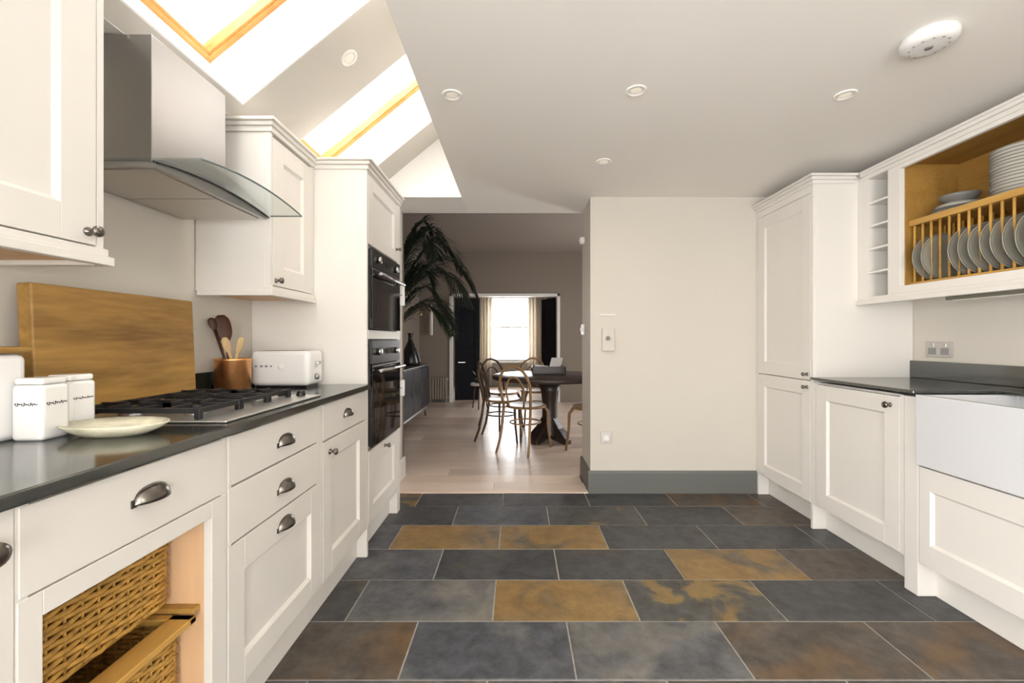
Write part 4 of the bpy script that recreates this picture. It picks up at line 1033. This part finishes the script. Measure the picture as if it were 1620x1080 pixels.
tag(mb.build('folded_paper', PAPER), 'white sheet of paper propped up in the wooden tray', 'paper')
tag(MB().hexa([(0.20, 4.88, 0.81), (0.36, 4.88, 0.79), (0.36, 5.06, 0.79), (0.20, 5.06, 0.81), (0.20, 4.88, 0.85), (0.36, 4.88, 0.83), (0.36, 5.06, 0.83), (0.20, 5.06, 0.85)]).build('magazine', PAPER, bevel=0.003), 'pale magazine lying across the wooden tray', 'magazine')

# sideboard
t = thing('sideboard', 'long low dark sideboard on legs along the dining wall', 'sideboard', (-1.55, 5.75, 0))
sx0, sx1, sy0, sy1 = -1.765, -1.345, 5.0, 6.5
MB().box(sx0, sx1, sy0, sy1, 0.16, 0.75).build('body', SIDEB, t, bevel=0.003)
MB().box(sx0, sx1+0.012, sy0-0.012, sy1+0.012, 0.75, 0.778).build('top', mat('sideboard_top', (0.16, 0.15, 0.15), 0.25), t, bevel=0.003)
for i in range(3):
    q0 = sy0+0.02+i*0.49
    d = MB().box(sx1, sx1+0.018, q0, q0+0.475, 0.18, 0.735).build('door', SIDEB, t, bevel=0.003)
    MB().box(sx1+0.018, sx1+0.032, q0+0.42, q0+0.435, 0.40, 0.55).build('handle', PEWTER, d)
MB().box(sx1-0.02, sx1+0.004, sy0+0.03, sy1-0.03, 0.135, 0.16).build('rail', STEEL, t)
for (lx, ly) in ((sx0+0.04, sy0+0.06), (sx1-0.03, sy0+0.06), (sx0+0.04, sy1-0.06), (sx1-0.03, sy1-0.06)):
    MB().cyl((lx, ly, 0.003), (lx, ly, 0.16), 0.012, 0.018, n=12).build('leg', PEWTER, t)
mb = MB().lathe([(0.05, 0.779), (0.14, 0.785), (0.15, 0.82), (0.09, 1.0), (0.035, 1.12), (0.03, 1.20), (0.045, 1.23), (0.04, 1.232), (0.02, 1.20), (0.001, 1.1)], (-1.50, 6.05, 0), 'Z', 28)
tag(mb.build('vase', BLACKM), 'black cone-shaped vase standing on the dark sideboard', 'vase')

# palm
t = thing('potted_palm', 'tall potted palm with drooping dark fronds behind the oven tower', 'palm', (-1.43, 4.62, 0))
PC = Vector((-1.43, 4.62, 0))
MB().lathe([(0.15, 0.003), (0.19, 0.02), (0.22, 0.40), (0.225, 0.42), (0.20, 0.42), (0.19, 0.38), (0.001, 0.375)], PC, 'Z', 28).build('pot', POTM, t)
MB().lathe([(0.19, 0.376), (0.001, 0.382)], PC, 'Z', 20).build('soil', SOIL, t)
for k in range(3):
    a = k*2.1
    MB().tube([PC+Vector((0.05*math.cos(a), 0.05*math.sin(a), 0.37)), PC+Vector((0.06*math.cos(a), 0.06*math.sin(a), 0.8)), PC+Vector((0.04*math.cos(a), 0.05*math.sin(a), 1.35))], [0.028, 0.022, 0.016], 8).build('stem', STEMM, t)
def frond(az, ln, z0, rise, droop, seed):
    rnd = random.Random(seed); n = 22
    d = Vector((math.cos(az), math.sin(az), 0)); side = Vector((-d.y, d.x, 0))
    base = PC+Vector((0, 0, z0))+d*0.03
    pts = []
    for i in range(n):
        u = i/(n-1); pts.append(base+d*(ln*(u**1.0)*(1-0.12*u))+Vector((0, 0, rise*math.sin(u*PI*0.62)-droop*u**2.4)))
    mb = MB().tube(pts, [0.007*(1-0.8*i/n) for i in range(n)], 5)
    for i in range(4, n):
        u = i/(n-1)
        for s_ in (-1, 1):
            for hlf in (0, 0.5):
                if i+1 < n: p = pts[i].lerp(pts[i+1], hlf)
                elif hlf == 0: p = pts[i]
                else: continue
                tdir = (pts[min(i+1, n-1)]-pts[i-1]).normalized()
                L = 0.34*math.sin(PI*min(1, 0.18+0.82*u))**0.7*rnd.uniform(0.85, 1.1)+0.06
                dr = (side*s_*0.82+tdir*0.75+Vector((0, 0, 0.10+rnd.uniform(-0.1, 0.1)))).normalized()
                wv = dr.cross(Vector((0, 0, 1))).normalized()*0.009
                m1 = p+dr*L*0.45+Vector((0, 0, -0.02)); e = p+dr*L*0.95+Vector((0, 0, -0.42*L))
                th = Vector((0, 0, 0.0012))
                mb.add([p-wv*0.5, p+wv*0.5, m1+wv, m1-wv, e, p-wv*0.5-th, p+wv*0.5-th, m1+wv-th, m1-wv-th], [(0,1,2,3), (3,2,4), (6,5,8,7), (7,8,4), (0,3,8,5), (1,6,7,2), (3,4,8), (2,7,4)])
    for v in mb.v: v.x = max(v.x, -1.765)
    mb.build('frond', LEAF, t)
FR = [(-0.12, 1.05, 1.35, 0.70, 0.50), (0.18, 1.10, 1.40, 0.85, 0.55), (0.42, 0.95, 1.40, 1.05, 0.45), (0.75, 1.15, 1.35, 0.90, 0.60), (1.35, 0.95, 1.30, 1.0, 0.5),
      (-0.35, 0.72, 1.40, 0.95, 0.30), (0.05, 0.70, 1.45, 1.00, 0.25), (0.30, 0.85, 1.15, 0.60, 0.45), (0.95, 0.8, 1.4, 1.05, 0.25), (0.55, 0.60, 1.45, 1.10, 0.15), (-0.25, 0.85, 1.10, 0.55, 0.40), (0.1, 0.55, 1.2, 0.8, 0.2), (0.65, 0.85, 1.2, 0.75, 0.5)]
for i, f in enumerate(FR): frond(*f, 40+i)

# wall lamp, radiator panel, small stool with a plant
t = thing('wall_lamp', 'slim wall lamp with a pale glass tube on a curved arm', 'wall lamp', (-1.55, YD, 1.2))
MB().tube([(-1.55-0.24*math.cos(PI*i/14), YD-0.03-0.03*math.sin(PI*i/14), 1.60+0.22*math.sin(PI*i/14)) for i in range(8)]+[(-1.55, YD-0.06, 1.80), (-1.55, YD-0.06, 1.66)], 0.007, 7).build('arm', BRASS, t)
MB().lathe([(0.035, 0.0), (0.035, -0.03), (0.0005, -0.032)], (-1.76, YD, 1.60), 'Y', 18).build('wall_plate', BRASS, t)
MB().lathe([(0.012, 1.22), (0.03, 1.225), (0.03, 1.60), (0.014, 1.66), (0.001, 1.662)], (-1.55, YD-0.06, 0), 'Z', 18).build('glass_tube', LAMPG, t)
t = thing('radiator', 'pale low radiator on the far dining wall beside the casing', 'radiator', (-1.4, YD-0.08, 0.05))
for i in range(7):
    x = -1.56+i*0.047
    MB().box(x-0.019, x+0.019, YD-0.11, YD-0.04, 0.06, 0.46).build('column', RADM, t, bevel=0.010)
MB().cyl((-1.60, YD-0.075, 0.10), (-1.24, YD-0.075, 0.10), 0.014, n=10).cyl((-1.60, YD-0.075, 0.42), (-1.24, YD-0.075, 0.42), 0.014, n=10).box(-1.55, -1.53, YD-0.075, YD, 0.40, 0.43).box(-1.31, -1.29, YD-0.075, YD, 0.40, 0.43).box(-1.57, -1.55, YD-0.09, YD-0.06, 0.003, 0.10).box(-1.29, -1.27, YD-0.09, YD-0.06, 0.003, 0.10).build('pipe', RADM, t)
t = thing('side_stool', 'small white-topped stool before the dark door leaf', 'stool', (-0.62, 7.1, 0))
MB().lathe([(0.14, 0.385), (0.15, 0.39), (0.15, 0.42), (0.14, 0.425), (0.001, 0.425)], (-0.62, 7.1, 0), 'Z', 26).build('top', TRIMW, t)
for k in range(3):
    a = 0.5+k*2*PI/3
    MB().tube([(-0.62+0.09*math.cos(a), 7.1+0.09*math.sin(a), 0.39), (-0.62+0.14*math.cos(a), 7.1+0.14*math.sin(a), 0.003)], [0.012, 0.010], 8).build('leg', BENTD, t)
t = thing('house_plant', 'small dark leafy plant in a pot standing on the stool', 'plant', (-0.65, 7.1, 0.426))
MB().lathe([(0.04, 0.426), (0.05, 0.43), (0.06, 0.50), (0.052, 0.50), (0.001, 0.49)], (-0.65, 7.1, 0), 'Z', 20).build('pot', POTM, t)
rnd = random.Random(3)
for k in range(14):
    a = rnd.uniform(0, 2*PI); el = rnd.uniform(0.5, 1.3); L = rnd.uniform(0.12, 0.2)
    d = Vector((math.cos(a)*math.cos(el), math.sin(a)*math.cos(el), math.sin(el))); sd = d.cross(Vector((0, 0, 1))).normalized()*0.025
    p = Vector((-0.65, 7.1, 0.49)); m1 = p+d*L*0.55; e = p+d*L+Vector((0, 0, -0.03)); nv = Vector((0, 0, 0.0015))
    MB().add([p, m1+sd, e, m1-sd, p-nv, m1+sd-nv, e-nv, m1-sd-nv], [(0,1,2,3), (7,6,5,4), (0,4,5,1), (1,5,6,2), (2,6,7,3), (3,7,4,0)]).build('leaf', LEAF, t)
